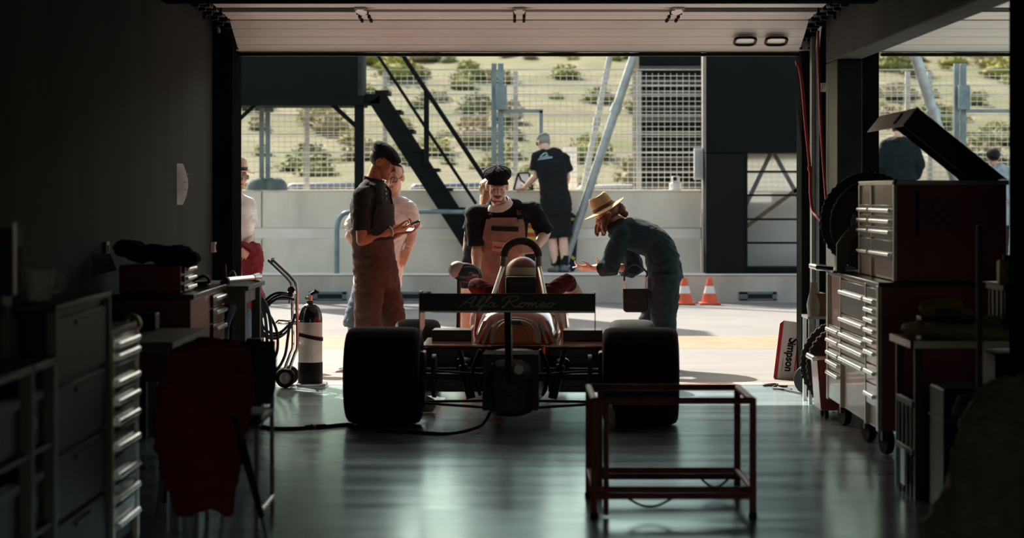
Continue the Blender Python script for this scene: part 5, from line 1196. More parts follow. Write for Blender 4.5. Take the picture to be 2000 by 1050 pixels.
MB().loft([[V((2.15+sx*w, 15.27+sy*.17, z)) for sx, sy in ((-1, -1), (1, -1), (1, 1), (-1, 1))] for z, w in ((.06, .125), (.395, .15))]).build('bin_body', m_toolred, t, bevel=.01)
MB().tube([(1.985, 15.1, .40), (1.985, 15.44, .40)], .018, 12).build('rail', m_hand, t)
for y in (15.17, 15.37): MB().lathe([(.01, -.012), (.03, -.012), (.03, .012), (.01, .012)], (2.07, y, .031), (1, 0, 0), n=20).build('caster', m_rubber, t)
tag(MB().box((2.17, 16.35, .70), (.09, .25, .16)).build('carton', mk('brown_cardboard', (.33, .20, .10), .8), bevel=.004), 'brown cardboard box on the white shelf stand behind the tool cabinet', 'box')
t = thing('shelf_stand', 'narrow white stand with a tray behind the tool cabinet end', 'stand', (2.2, 16.4, 0))
MB().bb((2.08, 16.2, .60), (2.36, 16.55, .618)).build('tray', m_white, t)
for x in (2.1, 2.34):
    for y in (16.22, 16.53): MB().bb((x-.012, y-.012, 0), (x+.012, y+.012, .60)).build('leg', m_white, t)
tag(MB().loft([[V((2.13+.05*math.cos(a)*w, 16.25+.04*math.sin(a)*w, z)) for a in [2*math.pi*k/14 for k in range(14)]] for z, w in ((.619, .9), (.70, 1.1), (.80, .7), (.86, .5))]).build('paper_bundle', m_paper, wr=.012, wscale=20), 'crumpled white paper bundle on the stand beside the cardboard box', 'paper')
# ---- right: bench with crates
t = thing('work_bench', 'low dark bench with pale metal edge at the right foreground', 'bench', (2.15, 11.4, 0))
MB().bb((1.94, 11.14, .735), (2.72, 11.75, .765)).build('bench_top', m_drawer, t, bevel=.003)
MB().bb((1.925, 11.125, .733), (2.72, 11.14, .768)).bb((1.925, 11.125, .733), (1.94, 11.75, .768)).build('edge_strip', m_trim, t)
for x in (1.97, 2.69):
    for y in (11.18, 11.71): MB().bb((x-.018, y-.018, 0), (x+.018, y+.018, .735)).build('leg', m_darksteel, t)
mb = MB(); rg = random.Random(2)
for k in range(7): mb.ell((2.02+.075*k, 11.40+rg.uniform(-.08, .06), .785+rg.uniform(.0, .03)), (.085, .11, .035+.02*(k > 3)), Matrix.Rotation(rg.uniform(-.6, .6), 3, 'Z'))
tag(mb.build('cloth', m_clothb, remesh=.010, relax=3, wr=.016, wscale=12), 'crumpled beige cloth lying on the low bench at right', 'cloth')
t = thing('work_gloves', 'yellow and green work gloves on the back of the low bench', 'gloves', (2.2, 11.62, .77))
MB().cap((2.10, 11.66, .90), .04, (2.24, 11.64, .92), .035).cap((2.2, 11.64, .90), .025, (2.30, 11.6, .885), .02).build('glove', mk('yellow_glove', (.40, .28, .03), .8), t, remesh=.008, relax=2, wr=.008, wscale=18)
MB().cap((2.16, 11.62, .875), .03, (2.3, 11.62, .87), .03).build('glove', mk('green_glove', (.06, .11, .07), .8), t, remesh=.008, relax=2)
MB_c = tag(MB().bb((2.06, 11.60, .768), (2.36, 11.74, .86)).build('carton', m_black, bevel=.004), 'low black box under the yellow gloves on the bench', 'box')
t = thing('storage_crate', 'black plastic crate resting on the bench beside the near pillar', 'crate', (2.5, 11.5, .768))
def crate(t, x0, x1, y0, y1, z0, z1):
    w = .012
    MB().bb((x0, y0, z0), (x1, y1, z0+w)).bb((x0, y0, z0), (x0+w, y1, z1)).bb((x1-w, y0, z0), (x1, y1, z1)).bb((x0, y0, z0), (x1, y0+w, z1)).bb((x0, y1-w, z0), (x1, y1, z1)).build('shell', m_black, t, bevel=.004)
    MB().bb((x0-.012, y0-.012, z1-.03), (x1+.012, y0, z1)).bb((x0-.012, y0, z1-.03), (x0, y1+.012, z1)).bb((x1, y0, z1-.03), (x1+.012, y1+.012, z1)).build('rim', m_black, t, bevel=.004)
    for k in range(4): MB().bb((x0-.008, y0+(y1-y0)*(k+.5)/4-.01, z0), (x0, y0+(y1-y0)*(k+.5)/4+.01, z1-.03)).build('rib', m_black, t)
crate(t, 2.42, 2.70, 11.3, 11.7, .769, 1.03)
for k, (x, lb) in enumerate(((2.475, 'yellow can with black mark standing in the crate left of the near pillar'), (2.60, 'yellow can standing in the crate close to the near pillar'))):
    t = thing('yellow_can', lb, 'can', (x, 11.5, .785))
    MB().bb((x-.05, 11.46, .785), (x+.05, 11.54, 1.15)).build('can_body', m_yel, t, bevel=.012); MB().cyl((x, 11.5, 1.15), (x, 11.5, 1.175), .025).build('cap', m_black, t)
    if k == 0: MB().bb((x-.012, 11.455, 1.07), (x+.02, 11.462, 1.10)).build('mark', m_black, t)
t = thing('storage_crate', 'lower black plastic crate of the stack under the low bench', 'crate', (2.1, 11.4, 0)); crate(t, 1.955, 2.30, 11.20, 11.66, .0, .235)
t = thing('storage_crate', 'upper black plastic crate of the stack under the low bench', 'crate', (2.1, 11.4, .24)); crate(t, 1.955, 2.30, 11.20, 11.66, .237, .47)
tag(MB().bb((1.925, 11.30, .05), (1.932, 11.42, .225)).build('plastic_sheet', mk('grey_green_label', (.10, .13, .12), .3)), 'grey label plate on the face of the lower crate', 'label')
t = thing('blocker', 'black cupboard standing under the right half of the low bench', 'blocker', (2.52, 11.5, 0)); MB().bb((2.36, 11.25, 0), (2.66, 11.68, .70)).build('carcass', m_black, t, bevel=.008); MB().bb((2.38, 11.24, .03), (2.64, 11.25, .68)).build('door', m_black, t, bevel=.004)  # invented black box that covers the bright floor behind the bench
t = thing('equipment_case', 'big black case with grey label strip at right foreground', 'case', (2.17, 10.7, 0))
MB().bb((1.99, 10.62, .0), (2.36, 10.98, .58)).build('case_body', m_black, t, bevel=.012)
MB().bb((1.985, 10.612, .43), (2.365, 10.99, .44)).build('seam', m_darksteel, t)
MB().bb((2.03, 10.610, .455), (2.24, 10.62, .50)).build('label_strip', m_rackm, t)
t = thing('pole_stand', 'dark slim pole stand holding the grey brown jacket at right foreground', 'stand', (2.09, 10.3, 0))
MB().tube([(2.09, 10.3, 0), (2.09, 10.3, 1.34)], .014, 10).build('pole', m_darksteel, t)
for a in (.5, 2.6, 4.7): MB().tube([(2.09, 10.3, .10), (2.09+.2*math.cos(a), 10.3+.2*math.sin(a), .012)], .010, 8).build('leg', m_darksteel, t)
MB().tube([(2.09, 10.3, .60), (2.0, 10.28, .57), (1.97, 10.27, .50)], .012, 8).build('hook_arm', m_rackm, t)
mb = MB(); rings = []
for px, py, w, d in ((1985, 735, .05, .06), (1965, 760, .12, .09), (1955, 800, .17, .11), (1945, 870, .19, .12), (1930, 950, .21, .13), (1915, 1030, .23, .14), (1910, 1055, .20, .12)):
    p = P(px, py, 9.85); rings.append([p+V((w*math.cos(a)*(1+.15*math.sin(3*a+py)), d*math.sin(a), .02*math.sin(2*a))) for a in [2*math.pi*k/24 for k in range(24)]])
tag(mb.loft(rings).build('hanging_jacket', m_jacketg, remesh=.012, relax=2, wr=.022, wscale=7, seed=3), 'grey brown jacket hanging in the right foreground corner', 'jacket')
# ---- door area, right
def hose(lb, pts, r, mat, name='air_hose', k=10): return tag(MB().tube(spline(pts, k), r, 10).build(name, mat, smooth=180), lb, 'hose')
h1 = hose('red air hose hanging from the door top down to the tyres', [P(1559, 122, 17.5), P(1566, 160, 17.5), P(1573, 240, 17.5), P(1582, 330, 17.5), P(1583, 380, 17.45), P(1588, 412, 17.4), P(1597, 424, 17.3), P(1612, 440, 17.2)], .012, m_redh)
MB().cyl(P(1558, 118, 17.5), P(1560, 128, 17.5), .022).build('fitting', m_redp, h1); MB().cyl(P(1581.5, 325, 17.5), P(1582, 333, 17.5), .018).build('coupling', m_redp, h1)
hose('thin red air hose hanging straight beside the column', [P(1598, 60, 17.55), P(1599, 130, 17.55), P(1603, 240, 17.55), P(1608, 320, 17.55), P(1612, 372, 17.5), P(1616, 420, 17.4)], .010, m_redh)
t = thing('switch_plate', 'small white switch box on the dark right jamb', 'switch', P(1612, 178, 17.9)); MB().bb(P(1605, 178, 17.9), P(1619, 163, 18.02)).build('box', m_bone, t, bevel=.004); MB().bb(P(1608, 174, 17.89), P(1616, 167, 17.9)).build('rocker', m_white, t)
# leaning sign
t = thing('board_sign', 'white board sign with red edge and black vertical lettering leaning at the right jamb', 'sign', (2.2, 18.42, 0))
Ms = Matrix.Translation((P(1510, 0, 18.42).x, 18.42, .003)) @ Matrix.Rotation(math.radians(7.4), 4, 'Y') @ Matrix.Rotation(math.radians(-4), 4, 'X')
b = MB().prism([(.012, 0), (.30, 0), (.30, .475), (.026, .475), (0, .448), (0, .012)], (0, 0, 0), (1, 0, 0), (0, 0, 1), (0, .012, 0)); bo = b.tf(Ms).build('board', m_white, t, bevel=.001)
b = MB().prism([(.001, .012), (.012, .001), (.030, .001), (.030, .474), (.026, .474), (.001, .448)], (0, -.0015, 0), (1, 0, 0), (0, 0, 1), (0, .002, 0)); b.tf(Ms).build('red_edge', mk('sign_red', (.55, .012, .02), .5), bo)
def txt(nm, s_, size, x, z, mat, bold, width=1.):
    M2 = Ms @ Matrix.Translation((x, -.0025, z)) @ Matrix.Rotation(math.pi/2, 4, 'X') @ Matrix.Rotation(-math.pi/2, 4, 'Z')
    return lettering(nm, s_, size, M2, mat, bo, ext=.001, bold=bold, width=width)
txt('lettering', 'impson', .092, .112, .188, m_black, .0030, .86); txt('lettering', 'S', .118, .125, .322, m_black, .0035, .8)
txt('small_lettering', 'MOTORSPORT', .014, .058, .115, mk('thin_gold_print', (.45, .33, .12), .6), 0, 1.2)
b = MB().bb((.157, -.0015, .085), (.167, .0005, .30)); b.tf(Ms).build('red_underline', MATS['sign_red'], bo)
t = thing('cable_reel', 'small cable reel with a pale cable on the floor at the right jamb', 'reel', P(1580, 775, 16.9)*1.0)
c = V((2.19, 16.95, .115)); RMa = (.35, 1, 0)
for s_ in (-.03, .03): MB().lathe([(.03, s_-.004), (.11, s_-.004), (.113, s_), (.11, s_+.004), (.03, s_+.004)], c, RMa, n=36, caps=False, closed=True).build('flange', m_darksteel, t)
MB().lathe([(.02, -.03), (.075, -.028), (.08, 0), (.075, .028), (.02, .03)], c, RMa, n=32, caps=False, closed=True).build('cable_winding', m_white, t)
MB().tube([c+V((0, 0, -.01)), (2.25, 16.97, .015)], .009, 8).tube([c, (2.13, 16.98, .015)], .009, 8).build('reel_stand', m_rackm, t)
pts = [c+V((.0, -.03, .11)), (2.21, 16.9, .16), (2.24, 16.85, .28), (2.225, 16.85, .34), (2.25, 16.9, .2), (2.26, 16.8, .05), (2.2, 16.7, .01)]
tag(MB().tube(spline(pts, 8), .009, 8).build('power_cable', m_bone, smooth=180), 'pale cable looping up from the reel at the right jamb', 'cable')
hose('dark cable lying across the threshold by the leaning sign', [(2.14, 17.0, .012), (2.02, 17.5, .012), (2.1, 17.62, .012), (1.93, 17.7, .012), (2.05, 17.8, .012), (1.98, 17.45, .012), (2.1, 17.3, .012)], .008, m_black, 'power_cable')
# ---- red nesting stands in the foreground
m_stand = mk('dark_red_tube_paint', (.26, .055, .045), .45, var=.3, scale=12)
def red_stand(lb, x0, x1, y0, y1, h, r=.0165, feet=0):
    t = thing('tubular_stand', lb, 'stand', ((x0+x1)/2, (y0+y1)/2, 0))
    for y in (y0, y1):
        MB().tube([(x0, y, h), (x1, y, h)], r, 12).build('top_rail', m_stand, t)
        MB().tube([(x0, y, .13), (x1, y, .13)], r*.9, 12).build('lower_rail', m_stand, t)
        for x in (x0, x1):
            MB().tube([(x, y, .012), (x, y, h+r*.8)], r, 12).build('leg', m_stand, t)
    for y in (y0, y1):
        MB().tube([(x0, y, .10), (x1, y, .10)], r*.9, 12).build('lower_rail', m_stand, t)
        MB().tube([(x0+.055, y+.02, .012), (x0+.055, y+.02, h)], r*.8, 12).build('leg', m_stand, t)
    for x in (x0, x1): MB().tube([(x, y0, h), (x, y1, h)], r, 12).build('side_rail', m_stand, t); MB().tube([(x, y0, .13), (x, y1, .13)], r*.9, 12).build('side_rail', m_stand, t)
    for x in (x0, x1):
        for y in (y0, y1): MB().lathe([(.018, 0), (.020, .004), (.020, .02), (.017, .025)], (x, y, 0), n=16).build('rubber_foot', m_rubber, t)
    return t
t = red_stand('nearer dark red tubular stand with a hanging chain in the foreground', .375, 1.10, 10.52, 11.25, .535)
ch = [V((.52+.22*k/12, 10.53, .095-.045*math.sin(math.pi*k/12))) for k in range(13)]
MB().tube(ch, .006, 6).build('chain', m_darksteel, t, smooth=180)
MB().tube([V((.92+.14*k/10, 11.24, .095-.045*math.sin(math.pi*k/10))) for k in range(11)], .006, 6).build('chain', m_darksteel, t, smooth=180)
# ---- gas cylinder trolley
Yc = 17.75
t = thing('gas_cylinder', 'white and black gas cylinder standing on the chrome trolley', 'gas cylinder', (P(606, 0, Yc).x, Yc, .03))
c = V((P(606, 0, Yc).x, Yc, .03)); m_cylw = mk('cream_cylinder_paint', (.72, .63, .55), .35, coat=.3); m_cylb = mk('gloss_black_paint', (.012, .013, .016), .2, coat=.6)
MB().lathe([(.085, 0), (.093, .01), (.093, .49), (.088, .495)], c, n=36).build('cylinder_body', m_cylw, t, smooth=40)
MB().lathe([(.0945, 0), (.0955, .005), (.0955, .155), (.093, .158)], c, n=36).build('black_boot', m_black, t, smooth=40)
MB().lathe([(.0932, .465), (.0932, .49), (.088, .53), (.070, .575), (.045, .60), (.028, .607), (.028, .63)], c, n=36).build('shoulder', m_cylb, t, smooth=60)
vb = MB().cyl(c+V((0, 0, .625)), c+V((0, 0, .69)), .016).build('valve', m_chrome, t)
MB().cyl(c+V((-.01, 0, .67)), c+V((.045, -.01, .70)), .013).cyl(c+V((.045, -.01, .695)), c+V((.055, -.012, .71)), .022).build('valve_wheel', m_black, vb)
MB().cyl(c+V((0, 0, .65)), c+V((-.03, -.03, .65)), .012).build('outlet', m_chrome, vb)
def hoop(z0, tilt, r=.0965): return [c+V((r*math.cos(a), r*math.sin(a), z0+tilt*math.cos(a))) for a in [2*math.pi*k/28 for k in range(28)]]
MB().loft([[p+V((0, 0, -.014)) for p in hoop(.355, -.022)], [p+V((0, 0, .014)) for p in hoop(.355, -.022)], [c+(p-c)*1.0+V((0, 0, .014)) for p in hoop(.355, -.022, .099)], [p+V((0, 0, -.014)) for p in hoop(.355, -.022, .099)]], closed=True).build('strap', m_black, t)
lettering('stencil', 'Nb', .05, Matrix.Translation(c+V((.045, -.094, .445))) @ Matrix.Rotation(.4, 4, 'Z') @ Matrix.Rotation(math.pi/2, 4, 'X'), m_black, t, bold=0) if False else None
T = thing('cylinder_trolley', 'chrome trolley with wheels and coiled hoses carrying the gas cylinder', 'trolley', (P(575, 0, Yc).x, Yc, 0))
def K(px, py, dy=0.): return P(px, py, Yc+dy)
for dy in (-.11, .11):
    K_ = K; K = (lambda px, py, d=0., o=(0 if dy < 0 else -9): K_(px+o, py, d))
    MB().tube(spline([K(533, 507, dy), K(552, 525, dy), K(572, 545, dy), K(579, 560, dy), K(580, 600, dy), K(581, 672, dy), K(576, 690, dy), K(566, 718, dy), K(562, 738, dy)], 6), .0125, 10).build('frame_tube', m_hand, T, smooth=180)
    K = K_
for (px, py, r) in ((533, 507, .0125), (581, 672, .009), (580, 628, .009), (578, 560, .009)): MB().tube([K(px, py, -.11), K(px, py, .11)], r, 10).build('cross_bar', m_chrome, T)
MB().tube([K(533, 507, -.11), K(533, 507, .11)], .0165, 12).build('grip', m_rackm, T)
MB().tube([K(540, 630, -.06), K(545, 625, -.11), K(580, 628, -.11)], .010, 8).tube([K(540, 630, -.06), K(580, 632, .02)], .010, 8).build('hose_hook', m_chrome, T)
MB().bb((c.x-.105, Yc-.11, .006), (c.x+.115, Yc+.11, .027)).build('foot_plate', m_chrome, T, bevel=.006)
MB().tube([(c.x+.115, Yc-.1, .018), (c.x+.125, Yc, .018), (c.x+.115, Yc+.1, .018)], .012, 8).build('plate_edge', m_chrome, T)
for dy in (-.15, .15):
    q = V((P(561, 0, Yc).x, Yc+dy, .075)); w_ = MB().lathe([(.045, -.018), (.066, -.02), (.075, -.008), (.075, .008), (.066, .02), (.045, .018)], q, (0, 1, 0), n=36, caps=False, closed=True).build('wheel', m_rubber, T, smooth=50)
    MB().lathe([(.012, -.014), (.03, -.010), (.046, -.014), (.046, .014), (.012, .014)], q, (0, 1, 0), n=28).build('hub', m_trim, w_)
MB().tube([V((P(561, 0, Yc).x, Yc-.15, .075)), V((P(561, 0, Yc).x, Yc+.15, .075))], .010, 8).build('axle', m_chrome, T)
rg_ = MB().cyl(K(560, 575, -.1), K(572, 580, -.1), .03).cyl(K(566, 562, -.1), K(566, 592, -.1), .011).cyl(K(552, 572, -.1), K(562, 577, -.1), .012).build('regulator', m_alu, T, bevel=.003)
MB().lathe([(.001, 0), (.028, 0), (.028, .02), (.001, .022)], K(569, 567, -.12), (0, -1, .2), n=20).build('gauge', m_chrome, rg_)
m_hoseb = mk('blue_black_hose', (.018, .022, .036), .45)
loops = [[(572, 575), (540, 572), (516, 590), (504, 620), (512, 652), (540, 660), (566, 640), (577, 612)], [(570, 578), (544, 577), (520, 594), (509, 622), (520, 645), (545, 650), (570, 628)], [(568, 583), (535, 585), (515, 606), (506, 632), (522, 655), (552, 652)],
         [(500, 592), (515, 600), (532, 625), (542, 655), (540, 690), (525, 705), (508, 704)], [(566, 628), (562, 660), (556, 695), (540, 722), (520, 726)], [(575, 585), (550, 580), (528, 592), (512, 615), (506, 645), (516, 690), (514, 730)]]
for k, lp in enumerate(loops): MB().tube(spline([K(x, y, -.13-.02*k) for x, y in lp], 8), .011, 8).build('hose', m_hoseb, T, smooth=180)
# ---- left side of the garage
t = thing('side_table', 'grey wooden table at the left jamb with a torch on top', 'table', (-1.9, 14.5, 0))
MB().bb((-2.24, 14.08, .887), (-1.61, 15.02, .917)).build('table_top', m_grate, t, bevel=.006)
for x in (-2.2, -1.66):
    for y in (14.13, 14.95): MB().bb((x-.028, y-.028, 0), (x+.028, y+.028, .887)).build('leg', m_grate, t, bevel=.004)
MB().bb((-2.2, 14.13, .80), (-1.66, 14.15, .887)).bb((-1.68, 14.13, .80), (-1.66, 14.95, .887)).build('apron', m_grate, t)
tag(MB().bb((-1.735, 14.70, .0), (-1.60, 14.86, .555)).build('bin', m_black, bevel=.01), 'black bin standing under the grey table', 'bin')
t = thing('torch', 'chrome torch lying on the grey table end', 'torch', (-1.72, 14.6, .918)); a = V((-1.77, 14.3, .944)); b = V((-1.655, 14.72, .944)); d = (b-a).normalized()
MB().cyl(a, b, .019).build('barrel', m_chrome, t); MB().cyl(b-d*.005, b+d*.09, .022, .029).build('head', m_alu, t); MB().cyl(a-d*.03, a, .021).build('tail_cap', m_black, t)
t = thing('hand_tool', 'red handled tool standing on the grey table by the jamb', 'tool', (-1.82, 14.5, .918)); MB().cyl((-1.80, 14.45, .918), (-1.80, 14.45, .935), .032).cyl((-1.80, 14.45, .935), (-1.80, 14.45, .955), .012).build('tool_base', m_black, t); MB().cap((-1.80, 14.45, .955), .014, (-1.803, 14.45, 1.03), .011).build('tool_handle', m_redp, t)
MB().tube(spline([(-1.79, 14.5, .925), (-1.775, 14.5, .985), (-1.75, 14.5, .985), (-1.735, 14.5, .93)], 6), .008, 8).build('clip', m_alu, t)
tl = thing('hose_bundle', 'pale teal hoses hanging in a loop beside the grey table', 'hose', (-1.75, 15.3, .2))
for k in range(4): MB().tube(spline([(-1.82+.02*k, 15.2+.03*k, .86), (-1.72+.03*k, 15.22, .82-.02*k), (-1.68+.03*k, 15.22, .55), (-1.70+.03*k, 15.22, .30), (-1.78, 15.22, .16+.03*k), (-1.86, 15.22, .3), (-1.88, 15.22, .6), (-1.82+.02*k, 15.2+.03*k, .86)], 6), .012, 8).build('loop', m_tealh, tl, smooth=180)
MB().tube([(-1.80, 15.26, 0), (-1.80, 15.26, .90)], .012, 8).build('hanger_post', m_darksteel, tl); MB().box((-1.80, 15.26, .006), (.2, .2, .012)).build('hanger_base', m_darksteel, tl)
t = thing('red_bench', 'dark red workbench cabinet against the left wall', 'bench', (-2.0, 13.3, 0))
MB().bb((-2.28, 12.62, .45), (-1.76, 14.02, .90)).build('carcass', m_toolred, t, bevel=.006); MB().bb((-2.29, 12.60, .90), (-1.74, 14.04, .93)).build('bench_top', m_drawer, t, bevel=.004)
for x in (-2.24, -1.80):
    for y in (12.68, 13.96): MB().bb((x-.025, y-.025, 0), (x+.025, y+.025, .45)).build('leg', m_darksteel, t)
drawers_x(t, -1.758, ([(.46, .60, .57), (.60, .72, .69), (.72, .81, .785), (.81, .89, .865)],), ((13.45, 13.98),))
t = thing('tool_box', 'dark red tool box under the black jacket on the left workbench', 'tool box', (-1.98, 12.9, .93))
MB().bb((-2.17, 12.72, .932), (-1.83, 13.2, 1.085)).build('box_body', m_toolred, t, bevel=.006)
drawers_x(t, -1.828, ([(.935, .98, .96), (.985, 1.03, 1.01), (1.035, 1.08, 1.06)],), ((12.76, 13.16),), hr=.008)
mb = MB(); rg = random.Random(8)
for k in range(8): mb.ell((-2.14+.045*k, 12.95+rg.uniform(-.1, .1), 1.12+rg.uniform(-.01, .03)+(.025 if k < 4 else 0)), (.075, .13, .05), Matrix.Rotation(rg.uniform(-.6, .6), 3, 'Z'))
tag(mb.build('black_jacket', m_blackc, remesh=.010, relax=2, wr=.014, wscale=11), 'black jacket heaped on the dark red tool box', 'jacket')
hose('coiled black cable lying on the left workbench end', [(-1.86, 13.4, .942), (-1.78, 13.5, .945), (-1.82, 13.66, .945), (-1.95, 13.6, .95), (-1.9, 13.42, .955), (-1.80, 13.46, 1.0), (-1.79, 13.6, .96), (-1.9, 13.75, .945)], .010, m_black, 'cable')
t = thing('desk', 'pale topped desk in the dark left side of the garage', 'desk', (-1.95, 11.6, 0))
MB().bb((-2.28, 11.0, .745), (-1.62, 12.2, .77)).build('desk_top', m_board, t, bevel=.003)
MB().bb((-1.632, 11.0, .72), (-1.618, 12.2, .772)).bb((-2.28, 10.985, .72), (-1.618, 11.0, .772)).build('edge_strip', m_rackm, t)
for x in (-2.24, -1.67):
    for y in (11.05, 12.15): MB().bb((x-.02, y-.02, 0), (x+.02, y+.02, .745)).build('leg', m_darksteel, t)
t = thing('tape_roll', 'yellow tape roll standing on the desk by the left wall', 'tape', (-1.93, 11.7, .77)); MB().lathe([(.03, -.02), (.05, -.02), (.05, .02), (.03, .02)], (-1.93, 11.7, .822), (.2, 1, 0), n=28, caps=False, closed=True).build('tape', m_yel, t); MB().lathe([(.026, -.021), (.03, -.021), (.03, .021), (.026, .021)], (-1.93, 11.7, .822), (.2, 1, 0), n=28, caps=False, closed=True).build('core', m_bone, t)
tag(MB().bb((-2.05, 11.95, .771), (-1.85, 12.1, .86)).build('small_case', m_black, bevel=.008), 'small black case at the back of the desk', 'case')
t = thing('stool', 'black seated stool with pale legs before the desk', 'stool', (-1.45, 10.6, 0))
MB().lathe([(.16, 0), (.175, .02), (.175, .05), (.15, .065)], (-1.48, 10.62, .43), n=32).build('seat', m_black, t, smooth=50)
for a in (.6, 2.2, 3.7, 5.3): MB().tube([(-1.48+.10*math.cos(a), 10.62+.10*math.sin(a), .44), (-1.48+.17*math.cos(a), 10.62+.17*math.sin(a), .0)], .011, 8).build('leg', m_rackm, t)
MB().tube([(-1.48+.14*math.cos(a), 10.62+.14*math.sin(a), .18) for a in [2*math.pi*k/24 for k in range(24)]], .008, 8, closed=True).build('foot_ring', m_rackm, t)
# silver drawer unit, black cabinet, rack in the near left corner
t = thing('drawer_unit', 'narrow silver drawer unit with bright handles at the left foreground', 'drawer unit', (-1.95, 9.65, 0))
MB().bb((-2.28, 9.36, .03), (-1.64, 10.0, .90)).build('carcass', m_rackm, t, bevel=.006)
MB().bb((-2.28, 9.35, .90), (-1.63, 10.01, .925)).build('top', mk('pinkish_label_top', (.34, .24, .20), .5), t, bevel=.004)
MB().bb((-1.64, 9.36, 0), (-1.618, 9.39, .90)).build('front_post', m_trim, t); MB().bb((-1.64, 9.96, 0), (-1.618, 10.0, .90)).build('front_post', m_trim, t)
zz = [.861, .812, .705, .626, .544, .439, .323, .231, .12]; rows = []
for k, z in enumerate(zz): rows.append((z-.03, (zz[k-1]-.035) if k else .895, z))
drawers_x(t, -1.638, (rows,), ((9.39, 9.96),), hr=.012)
t = thing('black_cabinet', 'tall black cabinet with grey corner posts left of the silver drawer unit', 'cabinet', (-1.95, 8.75, 0))
MB().bb((-2.28, 8.2, .02), (-1.65, 9.30, 1.06)).build('carcass', m_black, t, bevel=.006); MB().bb((-2.28, 8.18, 1.06), (-1.62, 9.32, 1.085)).build('top', m_darksteel, t, bevel=.006)
for y in (8.19, 9.28): MB().bb((-1.655, y, 0), (-1.62, y+.035, 1.06)).build('corner_post', m_rackm, t, bevel=.004)
for k in range(4):
    d = MB().bb((-1.65, 8.24, .05+.25*k), (-1.632, 9.26, .28+.25*k)).build('drawer', m_black, t, bevel=.004); MB().bb((-1.632, 8.6, .24+.25*k), (-1.622, 8.9, .255+.25*k)).build('handle', m_darksteel, d)
t = thing('mug', 'large white cup standing on the black cabinet', 'cup', P(76, 580, 8.45)); c = V((P(76, 0, 8.45).x, 8.45, 1.086))
MB().lathe([(.040, 0), (.043, .004), (.056, .115), (.052, .115), (.040, .008), (.002, .006)], c, n=32).build('cup_body', m_bone, t, smooth=40); MB().tube(spline([c+V((.05, -.01, .095)), c+V((.085, -.01, .09)), c+V((.08, -.01, .04)), c+V((.045, -.01, .035))], 6), .007, 8).build('handle', m_bone, t)
t = thing('storage_rack', 'grey metal rack of black bins in the left foreground corner', 'rack', (-1.95, 7.5, 0))
for y in (6.9, 7.75, 8.13): MB().bb((-1.655, y-.02, 0), (-1.61, y+.02, .90)).build('upright', m_rackm, t)
MB().bb((-2.28, 6.8, .875), (-1.61, 8.15, .90)).build('shelf', m_rackm, t, bevel=.003)
for z in (.03, .31, .59):
    MB().bb((-2.28, 6.8, z), (-1.62, 8.15, z+.015)).build('shelf', m_rackm, t)
lbs = ['black bin on the rack', ]
n = 0
for z, wz in ((.045, 'bottom'), (.325, 'middle'), (.605, 'top')):
    for y0, y1, wy in ((6.95, 7.72, 'nearer'), (7.80, 8.10, 'farther')):
        q = thing('storage_bin', '%s black storage bin on the %s shelf of the grey rack' % (wy, wz), 'bin', (-1.95, (y0+y1)/2, z))
        MB().bb((-2.2, y0, z), (-1.65, y1, z+.20)).build('bin_body', m_black, q, bevel=.01); MB().bb((-1.65, y0+.05, z+.16), (-1.635, y1-.05, z+.19)).build('lip', m_darksteel, q)
        MB().bb((-1.648, (y0+y1)/2-.03, z+.06), (-1.642, (y0+y1)/2+.03, z+.10)).build('bin_label', m_rackm, q)
t = thing('spray_bottle', 'clear bottle standing on the grey rack at the left edge', 'bottle', (-1.82, 8.0, .90)); c = V((-1.765, 8.05, .90)); MB().lathe([(.03, 0), (.035, .01), (.035, .13), (.014, .17), (.014, .19)], c, n=24).build('bottle_body', m_rackm, t, smooth=50); MB().cyl(c+V((0, 0, .19)), c+V((0, 0, .22)), .017).build('bottle_cap', m_bone, t)
t = thing('box_file', 'dark blue box with a pale spine standing on the black cabinet', 'box', (-1.95, 8.9, 1.086)); MB().bb((-2.0, 8.62, 1.087), (-1.87, 8.80, 1.28)).build('box_body', m_bluebag, t, bevel=.004); MB().bb((-1.868, 8.615, 1.10), (-1.862, 8.66, 1.37)).build('pale_spine', m_bone, t); MB().bb((-2.0, 8.64, 1.28), (-1.87, 8.79, 1.35)).build('brown_top', mk('dark_brown_card', (.06, .02, .012), .7), t)
# chair with jacket, bag and umbrella
t = thing('chrome_chair', 'chrome legged chair with a red jacket over its back at left', 'chair', (-1.28, 10.3, 0))
for x in (-1.47, -1.125):
    MB().tube([(x, 10.15, 0), (x, 10.15, .44), (x, 10.18, .46), (x, 10.6, .46)], .011, 10).build('front_leg', m_trim, t); MB().tube([(x+.02, 10.62, 0), (x+.02, 10.60, .46), (x+.02, 10.66, .80)], .011, 10).build('rear_leg', m_trim, t)
MB().bb((-1.48, 10.14, .46), (-1.10, 10.62, .50)).build('seat', m_black, t, bevel=.015); MB().bb((-1.47, 10.635, .62), (-1.10, 10.665, .80)).build('backrest', m_black, t, bevel=.012)
MB().tube([(-1.10, 10.15, .09), (-1.10, 10.62, .09)], .009, 8).build('stretcher', m_trim, t)
rings = []
for z, x0, x1, d in ((.84, -1.46, -1.16, .03), (.80, -1.50, -1.14, .06), (.72, -1.54, -1.12, .07), (.60, -1.56, -1.12, .075), (.45, -1.57, -1.15, .07), (.25, -1.52, -1.18, .06), (.09, -1.46, -1.22, .04)):
    yc = 10.02 if z < .7 else 10.05
    rings.append([V(((x0+x1)/2+(x1-x0)/2*math.cos(a), yc+d*math.sin(a)*(1+.3*math.sin(4*a+z*9)), z-.02*math.cos(2*a))) for a in [2*math.pi*k/28 for k in range(28)]])
tag(MB().loft(rings).build('red_jacket', m_jacketr, remesh=.011, relax=2, wr=.018, wscale=8, seed=5), 'dark red jacket hanging down the front of the chrome legged chair', 'jacket')
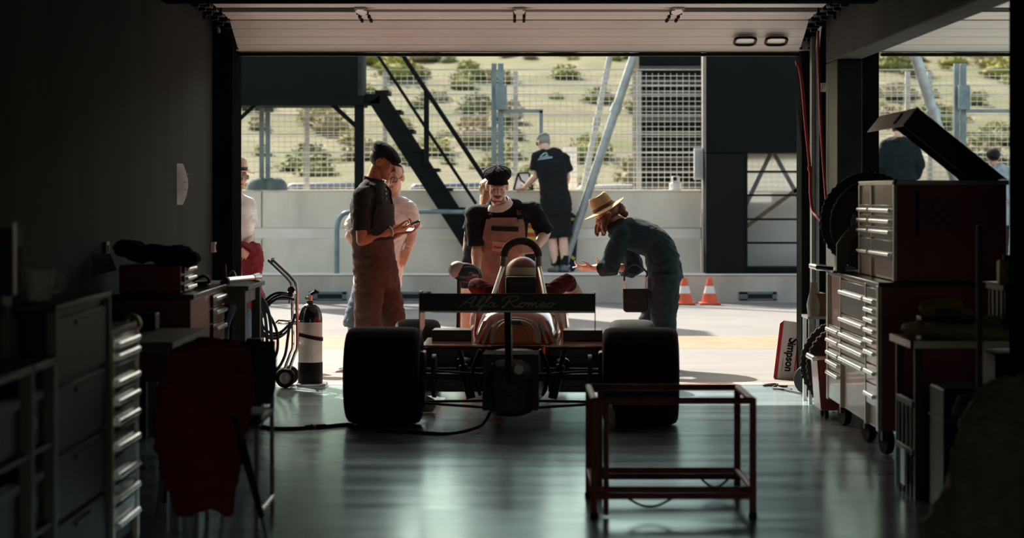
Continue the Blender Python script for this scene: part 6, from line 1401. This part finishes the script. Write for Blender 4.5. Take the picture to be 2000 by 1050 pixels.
rings = [[V((-1.14+w*math.cos(a), 10.40+.07*math.sin(a)*(w/.08), z)) for a in [2*math.pi*k/20 for k in range(20)]] for z, w in ((.80, .05), (.77, .075), (.68, .085), (.60, .075), (.53, .05))]
tag(MB().loft(rings).build('cloth_bag', m_bluebag, remesh=.009, relax=2, wr=.010, wscale=12), 'dark blue cloth bag hanging beside the chrome legged chair', 'bag')
t = thing('umbrella', 'closed dark umbrella leaning by the chrome legged chair', 'umbrella', (-1.10, 9.95, 0)); MB().tube([(-1.17, 9.93, .42), (-1.075, 9.90, .09)], [.022, .012], 10).build('canopy', m_blackc, t); MB().tube([(-1.075, 9.90, .09), (-1.055, 9.894, .0)], .005, 8).build('tip', m_darksteel, t); MB().tube([(-1.17, 9.93, .42), (-1.20, 9.94, .52)], .011, 8).build('handle', m_black, t)
# wall paper, sockets
t = thing('wall_notice', 'curled white paper sheet taped to the dark left wall', 'paper', (-2.29, 15.9, 1.41))
rings = []
for k in range(9):
    z = 1.405+.285*k/8; b_ = .028*math.sin(math.pi*k/8)
    rings.append([V((-2.298, 15.80, z)), V((-2.290+b_, 15.90, z)), V((-2.285+b_*1.3, 16.0, z)), V((-2.287+b_*1.3, 16.0, z)), V((-2.292+b_, 15.90, z)), V((-2.299, 15.80, z))])
MB().loft(rings).build('sheet', m_paper, t, smooth=60)
mb = MB()
for k in range(4): MB().bb((-2.258+.004*k, 15.86, 1.45+.055*k), (-2.256+.004*k, 15.98, 1.456+.055*k)).build('print_line', m_rackm, t)
t = thing('wall_socket', 'cream socket at the far end of the left wall', 'socket', (-2.29, 17.62, 1.05)); MB().bb((-2.3, 17.56, 1.035), (-2.262, 17.66, 1.115)).build('socket_box', m_bone, t, bevel=.006); MB().cyl((-2.262, 17.61, 1.075), (-2.258, 17.61, 1.075), .025).build('socket_face', m_black, t)
t = thing('wall_socket', 'small pale switch plate on the dark left wall above the hanging paper', 'socket', (-2.29, 13.0, 1.14)); MB().bb((-2.3, 12.96, 1.13), (-2.28, 13.06, 1.21)).build('plate', m_rackm, t, bevel=.004); MB().bb((-2.28, 12.99, 1.15), (-2.274, 13.03, 1.19)).build('rocker', m_black, t)
tag(MB().prism([(0, 0), (.20, .03), (.14, .125), (0, .12)], (-2.285, 12.55, 1.03), (.5, .86, 0), (0, 0, 1), (.004, -.003, 0)).build('clipboard', mk('greenish_card', (.16, .17, .13), .7)), 'greenish card leaning on the left wall beside the tool box', 'card')
